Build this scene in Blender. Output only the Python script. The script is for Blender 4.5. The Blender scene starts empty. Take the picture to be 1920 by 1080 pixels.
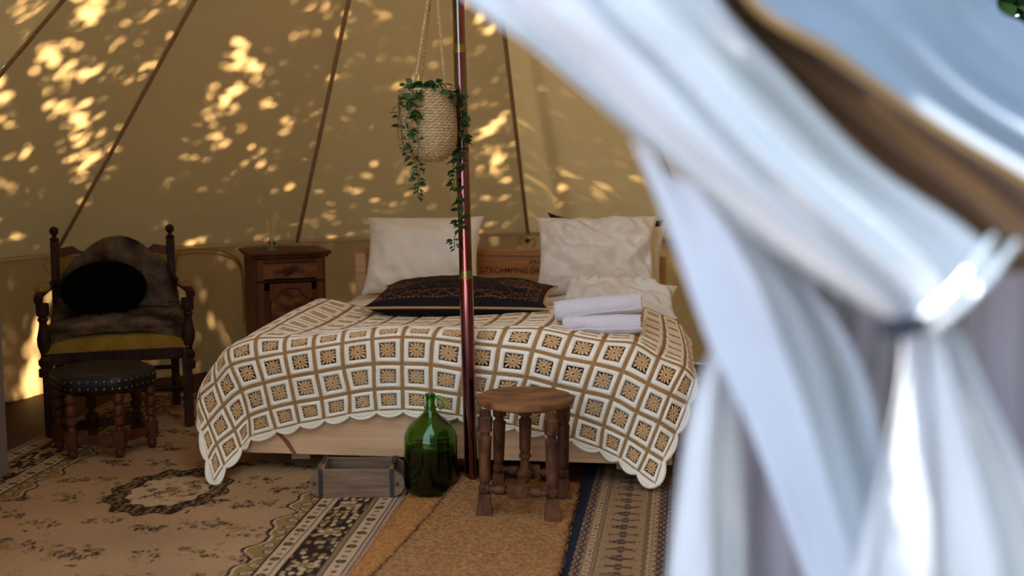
import bpy, bmesh, math, random
import numpy as np
from mathutils import Vector, Matrix, noise
random.seed(7); rng = np.random.default_rng(7)
PI = math.pi
sc = bpy.context.scene
COL = sc.collection

# ------------------------------------------------------------------ camera
H0, F0, TH = 1.46, 2200.0, math.radians(7.0)
cam = bpy.data.cameras.new('camera'); cam.lens = 36*F0/1920; cam.sensor_width = 36
camo = bpy.data.objects.new('camera', cam); COL.objects.link(camo)
camo.location = (0, 0, H0); camo.rotation_euler = (PI/2-TH, 0, 0)
cam.clip_start = .05; cam.dof.use_dof = True; cam.dof.focus_distance = 5.1; cam.dof.aperture_fstop = 1.55
sc.camera = camo
# ------------------------------------------------------------------ world, sun, exposure
w = bpy.data.worlds.new('sky'); sc.world = w; w.use_nodes = True
bg = w.node_tree.nodes['Background']; bg.inputs[0].default_value = (.60, .76, 1.0, 1); bg.inputs[1].default_value = 4.0
SUN = Vector((-.50, .42, .78)).normalized()
sl = bpy.data.lights.new('sun', 'SUN'); sl.energy = 56; sl.color = (1, .97, .92); sl.angle = math.radians(.65)
so = bpy.data.objects.new('sun', sl); COL.objects.link(so); so.location = SUN*12
so.rotation_euler = SUN.to_track_quat('Z', 'Y').to_euler()
sc.view_settings.view_transform = 'Standard'; sc.view_settings.look = 'None'
sc.view_settings.exposure = 0.0; sc.view_settings.gamma = 1; sc.view_settings.use_curve_mapping = False
sc.cycles.max_bounces = 10; sc.cycles.diffuse_bounces = 6; sc.cycles.transmission_bounces = 8
sc.cycles.sample_clamp_indirect = 6

# ------------------------------------------------------------------ helpers
def ray(px, py):
    u, v = (px-960)/F0, (540-py)/F0
    return Vector((u, math.cos(TH)+v*math.sin(TH), -math.sin(TH)+v*math.cos(TH)))
def P(px, py, z=None, Y=None):
    """the point of the place seen at a pixel, on height z or at depth Y"""
    d = ray(px, py)
    t = (z-H0)/d.z if z is not None else Y/d.y
    return Vector((d.x*t, d.y*t, H0+d.z*t))

class MB:
    def __init__(s): s.v = []; s.f = []; s.m = []
    def add(s, vs, fs, mi=0, M=None):
        o = len(s.v)
        s.v += [tuple(M @ Vector(v)) if M else tuple(v) for v in vs]
        s.f += [tuple(o+i for i in f) for f in fs]; s.m += [mi]*len(fs); return s
    def box(s, c, d, mi=0, M=None):
        x, y, z = c; a, b, e = d[0]/2, d[1]/2, d[2]/2
        vs = [(x+i*a, y+j*b, z+k*e) for k in (-1, 1) for j in (-1, 1) for i in (-1, 1)]
        return s.add(vs, [(0,2,3,1),(4,5,7,6),(0,1,5,4),(2,6,7,3),(0,4,6,2),(1,3,7,5)], mi, M)
    def lathe(s, prof, seg=20, mi=0, M=None, caps=True):
        vs = []; fs = []
        for r, z in prof:
            for i in range(seg):
                a = 2*PI*i/seg; vs.append((r*math.cos(a), r*math.sin(a), z))
        n = len(prof)
        for j in range(n-1):
            for i in range(seg):
                k = (i+1) % seg
                fs.append((j*seg+i, j*seg+k, (j+1)*seg+k, (j+1)*seg+i))
        if caps:
            fs.append(tuple(reversed(range(seg)))); fs.append(tuple((n-1)*seg+i for i in range(seg)))
        return s.add(vs, fs, mi, M)
    def tube(s, pts, r, seg=8, mi=0, closed=False, caps=True):
        pts = [Vector(p) for p in pts]; n = len(pts); vs = []; fs = []
        up = None
        for i, p in enumerate(pts):
            if closed: t = pts[(i+1) % n]-pts[i-1]
            else: t = pts[min(i+1, n-1)]-pts[max(i-1, 0)]
            t = t.normalized() if t.length > 1e-9 else Vector((0, 0, 1))
            if up is None: up = t.orthogonal().normalized()
            up = (up - t*up.dot(t)); up = up.normalized() if up.length > 1e-6 else t.orthogonal().normalized()
            b = t.cross(up); rr = r[i] if hasattr(r, '__len__') else r
            for k in range(seg):
                a = 2*PI*k/seg; vs.append(p+(up*math.cos(a)+b*math.sin(a))*rr)
        for i in range(n if closed else n-1):
            j = (i+1) % n
            for k in range(seg):
                l = (k+1) % seg; fs.append((i*seg+k, i*seg+l, j*seg+l, j*seg+k))
        if caps and not closed:
            fs.append(tuple(reversed(range(seg)))); fs.append(tuple((n-1)*seg+k for k in range(seg)))
        return s.add(vs, fs, mi)
    def grid(s, pts, nu, nv, mi=0, flip=False):
        fs = []
        for j in range(nv-1):
            for i in range(nu-1):
                q = (j*nu+i, j*nu+i+1, (j+1)*nu+i+1, (j+1)*nu+i); fs.append(q[::-1] if flip else q)
        return s.add(pts, fs, mi)
    def prism(s, poly, y0, y1, mi=0, M=None):
        """outline in x,z pushed from y0 to y1"""
        n = len(poly); vs = [(x, y0, z) for x, z in poly]+[(x, y1, z) for x, z in poly]
        fs = [tuple(range(n)), tuple(reversed(range(n, 2*n)))]
        fs += [(i, i+n, (i+1) % n+n, (i+1) % n) for i in range(n)]
        return s.add(vs, fs, mi, M)

def link(name, mb, mats, parent=None, smooth=True, bevel=0, sharp=40, world=False, sub=0):
    me = bpy.data.meshes.new(name)
    vs = mb.v
    if world and parent:
        inv = wm(parent).inverted(); vs = [tuple(inv @ Vector(v)) for v in vs]
    me.from_pydata(vs, [], mb.f); 
    for m in (mats if isinstance(mats, (list, tuple)) else [mats]): me.materials.append(m)
    me.polygons.foreach_set('material_index', mb.m)
    bm = bmesh.new(); bm.from_mesh(me); bmesh.ops.recalc_face_normals(bm, faces=bm.faces); bm.to_mesh(me); bm.free()
    if smooth:
        me.polygons.foreach_set('use_smooth', [True]*len(me.polygons))
        if sharp: me.set_sharp_from_angle(angle=math.radians(sharp))
    me.update()
    o = bpy.data.objects.new(name, me); COL.objects.link(o)
    if parent: o.parent = parent
    if bevel:
        b = o.modifiers.new('bevel', 'BEVEL'); b.width = bevel; b.segments = 2; b.limit_method = 'ANGLE'; b.angle_limit = math.radians(50)
    if sub:
        b = o.modifiers.new('sub', 'SUBSURF'); b.levels = sub; b.render_levels = sub
    return o
WM = {}
def wm(o): return WM.get(o.name, Matrix())
def tag(o, label, cat, group=None, kind=None):
    if label: o['label'] = label
    if cat: o['category'] = cat
    if group: o['group'] = group
    if kind: o['kind'] = kind
    return o
def thing(name, label, cat, loc=(0, 0, 0), rz=0, group=None, kind=None):
    o = bpy.data.objects.new(name, None); COL.objects.link(o); o.empty_display_size = .1
    o.location = loc; o.rotation_euler = (0, 0, rz); WM[o.name] = Matrix.Translation(Vector(loc)) @ Matrix.Rotation(rz, 4, 'Z')
    return tag(o, label, cat, group, kind)
def catmull(p, t):
    """p: list of vectors, t in 0..1 over the whole list"""
    n = len(p)-1; x = min(max(t, 0), 1)*n; i = min(int(x), n-1); f = x-i
    a = p[i-1] if i > 0 else p[0]*2-p[1]; b = p[i]; c = p[i+1]; d = p[i+2] if i+2 <= n else p[n]*2-p[n-1]
    return .5*((2*b)+(c-a)*f+(2*a-5*b+4*c-d)*f*f+(3*b-a-3*c+d)*f*f*f)
def curve(pts, n): 
    pts = [Vector(p) for p in pts]; return [catmull(pts, i/(n-1)) for i in range(n)]
def fbm(v, o=4): return noise.fractal(v, 1.0, 2.0, o)

# ------------------------------------------------------------------ materials
def newmat(name):
    m = bpy.data.materials.new(name); m.use_nodes = True; nt = m.node_tree
    return m, nt, nt.nodes['Principled BSDF']
def N(nt, t, **k):
    n = nt.nodes.new(t)
    for a, b in k.items(): setattr(n, a, b)
    return n
def rgba(c): return (c[0], c[1], c[2], 1)
def pm(name, c1, c2=None, scale=8, stretch=(1, 1, 1), rough=.6, metal=0, bump=0, bscale=60, bstretch=None, sheen=0, detail=4, ramp=(.35, .65), coat=0, spec=.2):
    m, nt, p = newmat(name); L = nt.links
    p.inputs['Roughness'].default_value = rough; p.inputs['Metallic'].default_value = metal
    p.inputs['Specular IOR Level'].default_value = spec
    if sheen: p.inputs['Sheen Weight'].default_value = sheen
    if coat: p.inputs['Coat Weight'].default_value = coat
    tc = N(nt, 'ShaderNodeTexCoord')
    def nz(sca, st, det):
        mp = N(nt, 'ShaderNodeMapping'); mp.inputs['Scale'].default_value = st
        L.new(tc.outputs['Object'], mp.inputs[0]); n = N(nt, 'ShaderNodeTexNoise')
        n.inputs['Scale'].default_value = sca; n.inputs['Detail'].default_value = det; L.new(mp.outputs[0], n.inputs['Vector']); return n
    if c2:
        n = nz(scale, stretch, detail); r = N(nt, 'ShaderNodeValToRGB')
        r.color_ramp.elements[0].color = rgba(c1); r.color_ramp.elements[1].color = rgba(c2)
        r.color_ramp.elements[0].position = ramp[0]; r.color_ramp.elements[1].position = ramp[1]
        L.new(n.outputs[0], r.inputs[0]); L.new(r.outputs[0], p.inputs['Base Color'])
    else: p.inputs['Base Color'].default_value = rgba(c1)
    if bump:
        n = nz(bscale, bstretch or stretch, 3); b = N(nt, 'ShaderNodeBump'); b.inputs['Strength'].default_value = bump; b.inputs['Distance'].default_value = .01
        L.new(n.outputs[0], b.inputs['Height']); L.new(b.outputs[0], p.inputs['Normal'])
    return m
def cloth(name, dif, trans, fac=.4, bump=.15, c2=None, wave=900, coords='Object'):
    """a woven sheet that lets some light through"""
    m, nt, p = newmat(name); L = nt.links; nt.nodes.remove(p); out = nt.nodes['Material Output']
    d = N(nt, 'ShaderNodeBsdfDiffuse'); d.inputs[0].default_value = rgba(dif)
    t = N(nt, 'ShaderNodeBsdfTranslucent'); t.inputs[0].default_value = rgba(trans)
    mx = N(nt, 'ShaderNodeMixShader'); mx.inputs[0].default_value = fac
    tc = N(nt, 'ShaderNodeTexCoord'); n = N(nt, 'ShaderNodeTexNoise'); n.inputs['Scale'].default_value = 3; n.inputs['Detail'].default_value = 6
    L.new(tc.outputs[coords], n.inputs['Vector'])
    mc = N(nt, 'ShaderNodeMix', data_type='RGBA'); mc.inputs[6].default_value = rgba(dif); mc.inputs[7].default_value = rgba(c2 or tuple(.88*x for x in dif))
    r = N(nt, 'ShaderNodeMapRange'); r.inputs[1].default_value = .4; r.inputs[2].default_value = .65
    L.new(n.outputs[0], r.inputs[0]); L.new(r.outputs[0], mc.inputs[0]); L.new(mc.outputs[2], d.inputs[0])
    n2 = N(nt, 'ShaderNodeTexNoise'); n2.inputs['Scale'].default_value = 140; n2.inputs['Detail'].default_value = 3; L.new(tc.outputs[coords], n2.inputs['Vector'])
    b = N(nt, 'ShaderNodeBump'); b.inputs['Strength'].default_value = bump; b.inputs['Distance'].default_value = .004
    L.new(n2.outputs[0], b.inputs['Height']); L.new(b.outputs[0], d.inputs['Normal'])
    L.new(d.outputs[0], mx.inputs[1]); L.new(t.outputs[0], mx.inputs[2]); L.new(mx.outputs[0], out.inputs[0])
    return m
def vcmat(name, rough=.9, bump=.3, bscale=250, sheen=0, var=.3):
    m, nt, p = newmat(name); L = nt.links
    a = N(nt, 'ShaderNodeVertexColor', layer_name='dye'); tc = N(nt, 'ShaderNodeTexCoord')
    n = N(nt, 'ShaderNodeTexNoise'); n.inputs['Scale'].default_value = bscale; n.inputs['Detail'].default_value = 3; L.new(tc.outputs['Object'], n.inputs['Vector'])
    r = N(nt, 'ShaderNodeMapRange'); r.inputs[1].default_value = .3; r.inputs[2].default_value = .7; r.inputs[3].default_value = 1-var; r.inputs[4].default_value = 1+var
    L.new(n.outputs[0], r.inputs[0]); mx = N(nt, 'ShaderNodeMix', data_type='RGBA', blend_type='MULTIPLY'); mx.inputs[0].default_value = 1
    L.new(a.outputs[0], mx.inputs[6]); L.new(r.outputs[0], mx.inputs[7]); L.new(mx.outputs[2], p.inputs['Base Color'])
    b = N(nt, 'ShaderNodeBump'); b.inputs['Strength'].default_value = bump; b.inputs['Distance'].default_value = .004; L.new(n.outputs[0], b.inputs['Height']); L.new(b.outputs[0], p.inputs['Normal'])
    p.inputs['Roughness'].default_value = rough; p.inputs['Sheen Weight'].default_value = sheen; p.inputs['Specular IOR Level'].default_value = .15
    return m

CANVAS = cloth('canvas', (.46, .245, .085), (.56, .315, .108), .36)
CANVAS_OUT = cloth('flap_canvas', (.56, .57, .585), (.48, .46, .44), .22, bump=.1)
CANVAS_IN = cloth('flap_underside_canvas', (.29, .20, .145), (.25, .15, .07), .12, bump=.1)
OUTER = cloth('outer_canvas', (.215, .245, .285), (.3, .27, .22), .12, bump=.1)
VOILE = cloth('door_lining', (.46, .50, .56), (.4, .4, .43), .18, bump=.05)
SEAM = pm('seam_tape', (.30, .175, .085), (.37, .225, .11), rough=.9, scale=40)
CORD = pm('cotton_cord', (.55, .42, .26), (.42, .30, .17), rough=.9, scale=90, bump=.5, bscale=200)
ROPE = pm('jute_rope', (.56, .36, .15), (.38, .23, .09), rough=.95, scale=150, bump=.8, bscale=220)
GROUND = pm('groundsheet', (.060, .018, .010), (.035, .012, .008), rough=.65, scale=5, bump=.1)
BOUNCE_GRAVEL = pm('bounce_gravel', (.36, .31, .31), (.24, .21, .21), rough=.95, scale=30, bump=.8)  # unseen ground outside, made pale to bounce light up onto the flaps
DARKWOOD = pm('dark_turned_wood', (.045, .013, .006), (.020, .006, .003), scale=7, stretch=(4, 4, .6), rough=.5, bump=.05, spec=.15)
MAHOG = pm('mahogany', (.105, .028, .008), (.050, .012, .004), scale=6, stretch=(3, 3, .7), rough=.45, bump=.05, spec=.2)
BURL = pm('burl_veneer', (.20, .062, .015), (.045, .012, .004), scale=9, stretch=(1, 1, 2.2), rough=.4, detail=6, ramp=(.4, .62), spec=.25)
PANELW = pm('panel_veneer', (.135, .042, .012), (.10, .030, .009), scale=10, stretch=(6, 6, .5), rough=.45, spec=.2)
STOOLW = pm('carved_oak', (.125, .042, .013), (.040, .013, .005), scale=14, stretch=(2, 2, .8), rough=.6, bump=.6, bscale=60, spec=.2)
STOOLTOP = pm('worn_stool_top', (.27, .105, .030), (.070, .024, .009), scale=6, stretch=(1, 2.5, 1), rough=.5, bump=.15, bscale=40)
PINE = pm('pine', (.70, .41, .22), (.58, .315, .15), scale=5, stretch=(.35, 3, 9), rough=.5, bump=.05, bscale=30)
PINED = pm('oiled_pine', (.46, .20, .055), (.33, .125, .03), scale=5, stretch=(.35, 3, 14), rough=.5)
KNOT = pm('knot', (.16, .055, .02), (.26, .10, .04), scale=20, rough=.6)
BURNT = pm('burnt_lettering', (.10, .022, .008), rough=.8)
LINEN = cloth('white_linen', (.80, .73, .64), (.7, .6, .5), .08, bump=.25)
LINEN2 = pm('pillow_linen', (.82, .73, .61), (.77, .67, .54), scale=3, rough=.85, bump=.12, bscale=25, sheen=.2)
TOWEL = pm('terry_towel', (.97, .88, .88), (.92, .82, .83), scale=160, rough=.95, bump=1.0, bscale=260, sheen=.4)
WHITEYARN = pm('cream_yarn', (.96, .83, .64), (.89, .75, .55), scale=120, rough=.95, bump=.45, bscale=420, sheen=.1)
TANYARN = pm('tan_yarn', (.56, .31, .125), (.45, .23, .085), scale=160, rough=.95, bump=1.0, bscale=260)
FLOWERYARN = pm('flower_yarn', (.74, .45, .205), (.62, .355, .15), scale=120, rough=.95, bump=.5, bscale=420)
YELLOW = pm('yellow_velvet', (.25, .14, .014), (.17, .092, .009), scale=9, rough=.9, sheen=.1, bump=.2, bscale=120)
BRASS = pm('brass_nail', (.35, .20, .07), rough=.35, metal=1)
BLACKLEATHER = pm('black_leather', (.006, .006, .007), (.012, .009, .008), scale=20, rough=.45, spec=.3, bump=.15, bscale=90)
BLACKFUR = pm('black_fur', (.003, .003, .003), rough=1, spec=.02)
SHEEP = pm('brown_sheepskin', (.040, .022, .013), (.20, .135, .095), scale=6, rough=1, bump=1, bscale=50, spec=.05, detail=7, ramp=(.38, .68))
BLACKCLOTH = pm('black_cloth', (.012, .011, .012), rough=.9)
IRON = pm('rusty_iron', (.035, .028, .03), (.07, .045, .035), scale=30, rough=.6, metal=.5, bump=.3)
OLDWOOD = pm('weathered_wood', (.25, .145, .082), (.12, .068, .036), scale=6, stretch=(.7, 6, 9), rough=.8, bump=.4, bscale=30, bstretch=(.6, 5, 8), ramp=(.3, .7))
METAL = pm('steel', (.35, .35, .36), rough=.3, metal=1)
COIR = pm('coir', (.52, .22, .055), (.26, .10, .026), scale=95, rough=1, bump=1.0, bscale=120, detail=6)
COIRD = pm('coir_worn', (.42, .19, .062), (.20, .085, .025), scale=70, rough=1, bump=1.0, bscale=110, detail=6)
JUTE = pm('woven_jute', (.62, .42, .20), (.45, .28, .12), scale=60, stretch=(1, 1, 2.5), rough=.95, bump=1, bscale=110)
LEAF = pm('ivy_leaf', (.035, .075, .014), (.014, .036, .007), scale=25, rough=.5)
STEM = pm('vine_stem', (.06, .07, .02), rough=.8)
PAINT = pm('pale_painted_panel', (.20, .15, .12), rough=.6)
PLASTIC = pm('dark_toggle', (.02, .022, .03), rough=.4)
FOL = pm('tree_leaf', (.03, .07, .012), (.05, .10, .02), scale=3, rough=.6)
BARK = pm('bark', (.09, .06, .04), (.05, .03, .02), scale=8, rough=.95, bump=.7)
REED = pm('reed', (.75, .48, .22), rough=.8)
# ================================================================== the tent
POLE = Vector((-.205, 4.84, 0)); APEX = Vector((-.25, 4.84, 3.72))
ZE = .82
def polar(a, r, z): return Vector((POLE.x - r*math.sin(a), POLE.y + r*math.cos(a), z))
seams = []
for k in range(14):
    a = math.radians(-5.5+360/14*k); seams.append(polar(a, 3.2, ZE))
seams[0] = P(990, 437, z=ZE); seams[1] = P(556, 452, z=ZE); seams[2] = P(98, 478, z=ZE); seams[3] = polar(math.radians(75.8), 3.2, ZE); seams[13] = P(1300, 452, z=ZE)
TOPR = .06
def roof_pt(i, s, t, bump=True):
    """panel i between seam i and i+1; s across 0..1, t from eave 0 to apex 1"""
    A, B = seams[i], seams[(i+1) % 14]
    e = A.lerp(B, s); d = (e-POLE); d.z = 0; out = d.normalized()
    top = Vector((APEX.x, APEX.y, APEX.z))+out*TOPR
    p = e.lerp(top, t)
    if bump:
        edge = 4*s*(1-s)
        nrm = (out*.68+Vector((0, 0, .73)))
        sag = .05*math.sin(PI*min(t*1.05, 1))*edge
        wr = 0
        if t < .45:      # creases that run to the pegging points
            f = (1-t/.45)**2
            for q, dd in ((0, s), (1, 1-s)):
                ang = math.atan2(t*2.9, dd*1.45+1e-4); wr += .013*math.sin(ang*13+i*2+q)*f*math.exp(-dd*2.2)
        wr += .012*fbm(Vector((p.x*1.1, p.y*1.1, p.z*.8+i)), 3)*edge
        if i == 13 and t > 0: p = p-nrm*(.085*math.exp(-((s-.86+.10*(1-t))/.045)**2)*max(0, 1-t*1.3)*min(1, t*14))
        p = p-nrm*sag*.6+nrm*wr*min(1, t*10)
    return p
roof = thing('ceiling', 'cream canvas roof of a bell tent', None, (0, 0, 0), kind='structure')
NS, NT = 22, 44
for i in range(14):
    if i in (6, 7): continue
    mb = MB(); mb.grid([roof_pt(i, s/NS, t/NT) for t in range(NT+1) for s in range(NS+1)], NS+1, NT+1)
    link('canvas_panel', mb, CANVAS, roof, sharp=0)
for i in range(14):
    if i == 7: continue
    A = seams[i]; out = (A-POLE); out.z = 0; out.normalize(); inn = -(out*.68+Vector((0, 0, .73)))
    path = [roof_pt(i, 0, t/30)+inn*.012 for t in range(31)]
    side = out.cross(Vector((0, 0, 1))).normalized()
    vs = []; 
    for p in path:
        vs += [p-side*.013, p-side*.009+inn*.007, p+side*.009+inn*.007, p+side*.013]
    mb = MB(); mb.grid(vs, 4, 31); o = link('seam_tape', mb, SEAM, roof)
    if i in (0, 1, 2, 13, 3):
        b = MB(); c = A+inn*.045+Vector((0, 0, -.02))
        b.lathe([(0.004, -.016), (.014, -.012), (.018, 0), (.014, .012), (.004, .016)], 10, M=Matrix.Translation(c)); link('peg_bead', b, DARKWOOD, o)
        b = MB()
        for q in (-1, 1):
            b.tube(curve([c, c+side*.05*q+Vector((0, 0, .02)), c+side*.07*q+Vector((0, 0, -.01)), c+side*.03*q+Vector((0, 0, -.05))], 10), .005, 6)
        link('tie_cord', b, CORD, o)
# hanging side walls
wall = thing('wall_back', 'cream canvas side wall of the tent', None, kind='structure')
def wall_pt(i, s, t):
    A, B = seams[i], seams[(i+1) % 14]; e = A.lerp(B, s); d = e-POLE; d.z = 0; out = d.normalized()
    hang = (1-t)
    x = s+i*1.0
    fold = (.018*math.sin(x*23+2*math.sin(x*5)+t*2)+.02*fbm(Vector((x*5, t*2.2, 1.3)), 3))*(.15+hang)*min(1, 6*min(t+.12, 1-t+.0))
    p = Vector((e.x, e.y, ZE*t+(.012 if t == 1 else 0)))-out*.012*t+out*(fold*min(1, (1-t)*8)+.05*hang)
    if t > .9: p += Vector((0, 0, .0))
    return p
NW = 30
for i in range(14):
    if i in (6, 7): continue
    mb = MB(); mb.grid([wall_pt(i, s/NW, t/18) for t in range(19) for s in range(NW+1)], NW+1, 19)
    link('wall_panel', mb, CANVAS, wall, sharp=0)
    mb = MB(); vs = []
    for s in range(NW+1):
        p = wall_pt(i, s/NW, 1); d = (POLE-p); d.z = 0; d.normalize()
        for z in (-.005, -.016, -.027): vs.append(p+d*(.009 if z == -.016 else .004)+Vector((0, 0, z)))
    mb.grid(vs, 3, NW+1); link('hem_band', mb, pm('hem_band', (.56, .38, .21), rough=.9), wall)
# arched window piping in the wall between chair and cabinet
arch = [P(x, y, Y=Y) for x, y, Y in ((330, 500, 6.95), (333, 476, 6.95), (348, 469, 6.97), (390, 468, 7.03), (425, 474, 7.08), (448, 490, 7.12), (455, 520, 7.14), (458, 600, 7.1))]
for off in (0, .022):
    mb = MB(); mb.tube([p+Vector((0, 0, -off)) for p in curve(arch, 40)], .007, 6); o = link('window_1', mb, CANVAS); o['kind'] = 'structure'; 
    if off: o.name = 'trim_1'
# sheets of the door side, drawn back: each a surface through points of the place
def sheet(rows, nu, nv, fold):
    R = [[P(x, y, Y=d) for x, y, d in r] for r in rows]
    pts = []
    for j in range(nv):
        t = j/(nv-1); row = [catmull([r[k] for r in R], t) for k in range(len(R[0]))]
        for i in range(nu):
            s = i/(nu-1); p = catmull(row, s); pts.append(p+Vector((0, -1, .25)).normalized()*fold(s, t))
    mb = MB(); mb.grid(pts, nu, nv); return mb

# ================================================================== ground
mb = MB(); n = 48
ring = [polar(2*PI*i/n, 3.2, .004) for i in range(n)]
mb.add([tuple(v) for v in ring]+[(v.x, v.y, -.03) for v in ring], [tuple(range(n))]+[(i, (i+1) % n, (i+1) % n+n, i+n) for i in range(n)])
o = link('floor', mb, GROUND, smooth=False); tag(o, 'dark reddish groundsheet under the rugs', None, kind='structure')
mb = MB(); g = 40
mb.grid([Vector((-20+i, -14+j, -.02 - (0 if (abs(i-20) < 4 and 14 < j < 23) else .0)+.03*min(0, fbm(Vector((i*.4, j*.4, 0)))))) for j in range(g+1) for i in range(g+1)], g+1, g+1)
o = link('ground', mb, BOUNCE_GRAVEL); tag(o, 'unseen ground around the tent, made pale to throw light onto the flaps', None, kind='structure')

# ================================================================== rugs
def mixc(img, mask, col):
    mask = np.clip(mask, 0, 1)[..., None]; return img*(1-mask)+np.array(col)*mask
def rosette(img, X, Y, cx, cy, R, k, col, inner=None, rot=0, asp=1):
    dx, dy = X-cx, (Y-cy)/asp; r = np.hypot(dx, dy); th = np.arctan2(dy, dx)+rot
    img = mixc(img, (r < R*(.72+.28*np.cos(k*th))).astype(float), col)
    if inner is not None:
        img = mixc(img, (r < R*.55*(.7+.3*np.cos(k*th+1))).astype(float), inner); img = mixc(img, (r < R*.2).astype(float), col)
    return img
def leafm(img, X, Y, cx, cy, L, W, ang, col):
    c, s = math.cos(ang), math.sin(ang); a = (X-cx)*c+(Y-cy)*s; b = -(X-cx)*s+(Y-cy)*c
    t = a/L; return mixc(img, ((t > 0) & (t < 1) & (np.abs(b) < W*np.sin(PI*np.clip(t, 0, 1))**.7)).astype(float), col)
def rug_object(name, label, cat, O, dq, dp, P0, P1, Q0, Q1, sp, sq, paint, z=.012, matname='rug'):
    """p runs across the rug from its edge, q along it"""
    npn, nqn = int((P1-P0)/sp)+1, int((Q1-Q0)/sq)+1
    p = np.linspace(P0, P1, npn); q = np.linspace(Q0, Q1, nqn); PP, QQ = np.meshgrid(p, q)
    img = paint(PP, QQ)
    X = O.x+dp.x*PP+dq.x*QQ; Y = O.y+dp.y*PP+dq.y*QQ
    Z = np.full_like(X, z)+.0012*np.sin(PP*31+QQ*7)+.001*np.sin(QQ*23+PP*3)
    Z[:, 0] = .005; Z[:, -1] = .005; Z[0] = .005; Z[-1] = .005
    v = np.stack([X-O.x, Y-O.y, Z], -1).reshape(-1, 3)
    idx = np.arange(npn*nqn).reshape(nqn, npn)
    f = np.stack([idx[:-1, :-1], idx[:-1, 1:], idx[1:, 1:], idx[1:, :-1]], -1).reshape(-1, 4)
    a, b, c = v[f[0, 0]], v[f[0, 1]], v[f[0, 2]]
    if np.cross(b-a, c-a)[2] < 0: f = f[:, ::-1]
    me = bpy.data.meshes.new(name); me.vertices.add(len(v)); me.vertices.foreach_set('co', v.ravel())
    me.loops.add(f.size); me.loops.foreach_set('vertex_index', f.ravel().astype(np.int32)); me.polygons.add(len(f))
    me.polygons.foreach_set('loop_start', np.arange(0, f.size, 4, dtype=np.int32)); me.update(calc_edges=True)
    ca = me.color_attributes.new('dye', 'FLOAT_COLOR', 'POINT'); cc = np.ones((len(v), 4)); cc[:, :3] = img.reshape(-1, 3); ca.data.foreach_set('color', cc.ravel())
    me.polygons.foreach_set('use_smooth', [True]*len(f)); me.materials.append(vcmat(matname)); me.update()
    o = bpy.data.objects.new(name, me); COL.objects.link(o); o.location = (O.x, O.y, 0); return tag(o, label, cat)
BEI = (.335, .185, .085); BRN = (.022, .009, .005); GLD = (.23, .125, .035); SAND = (.42, .265, .14); GRY = (.085, .05, .028)
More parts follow.
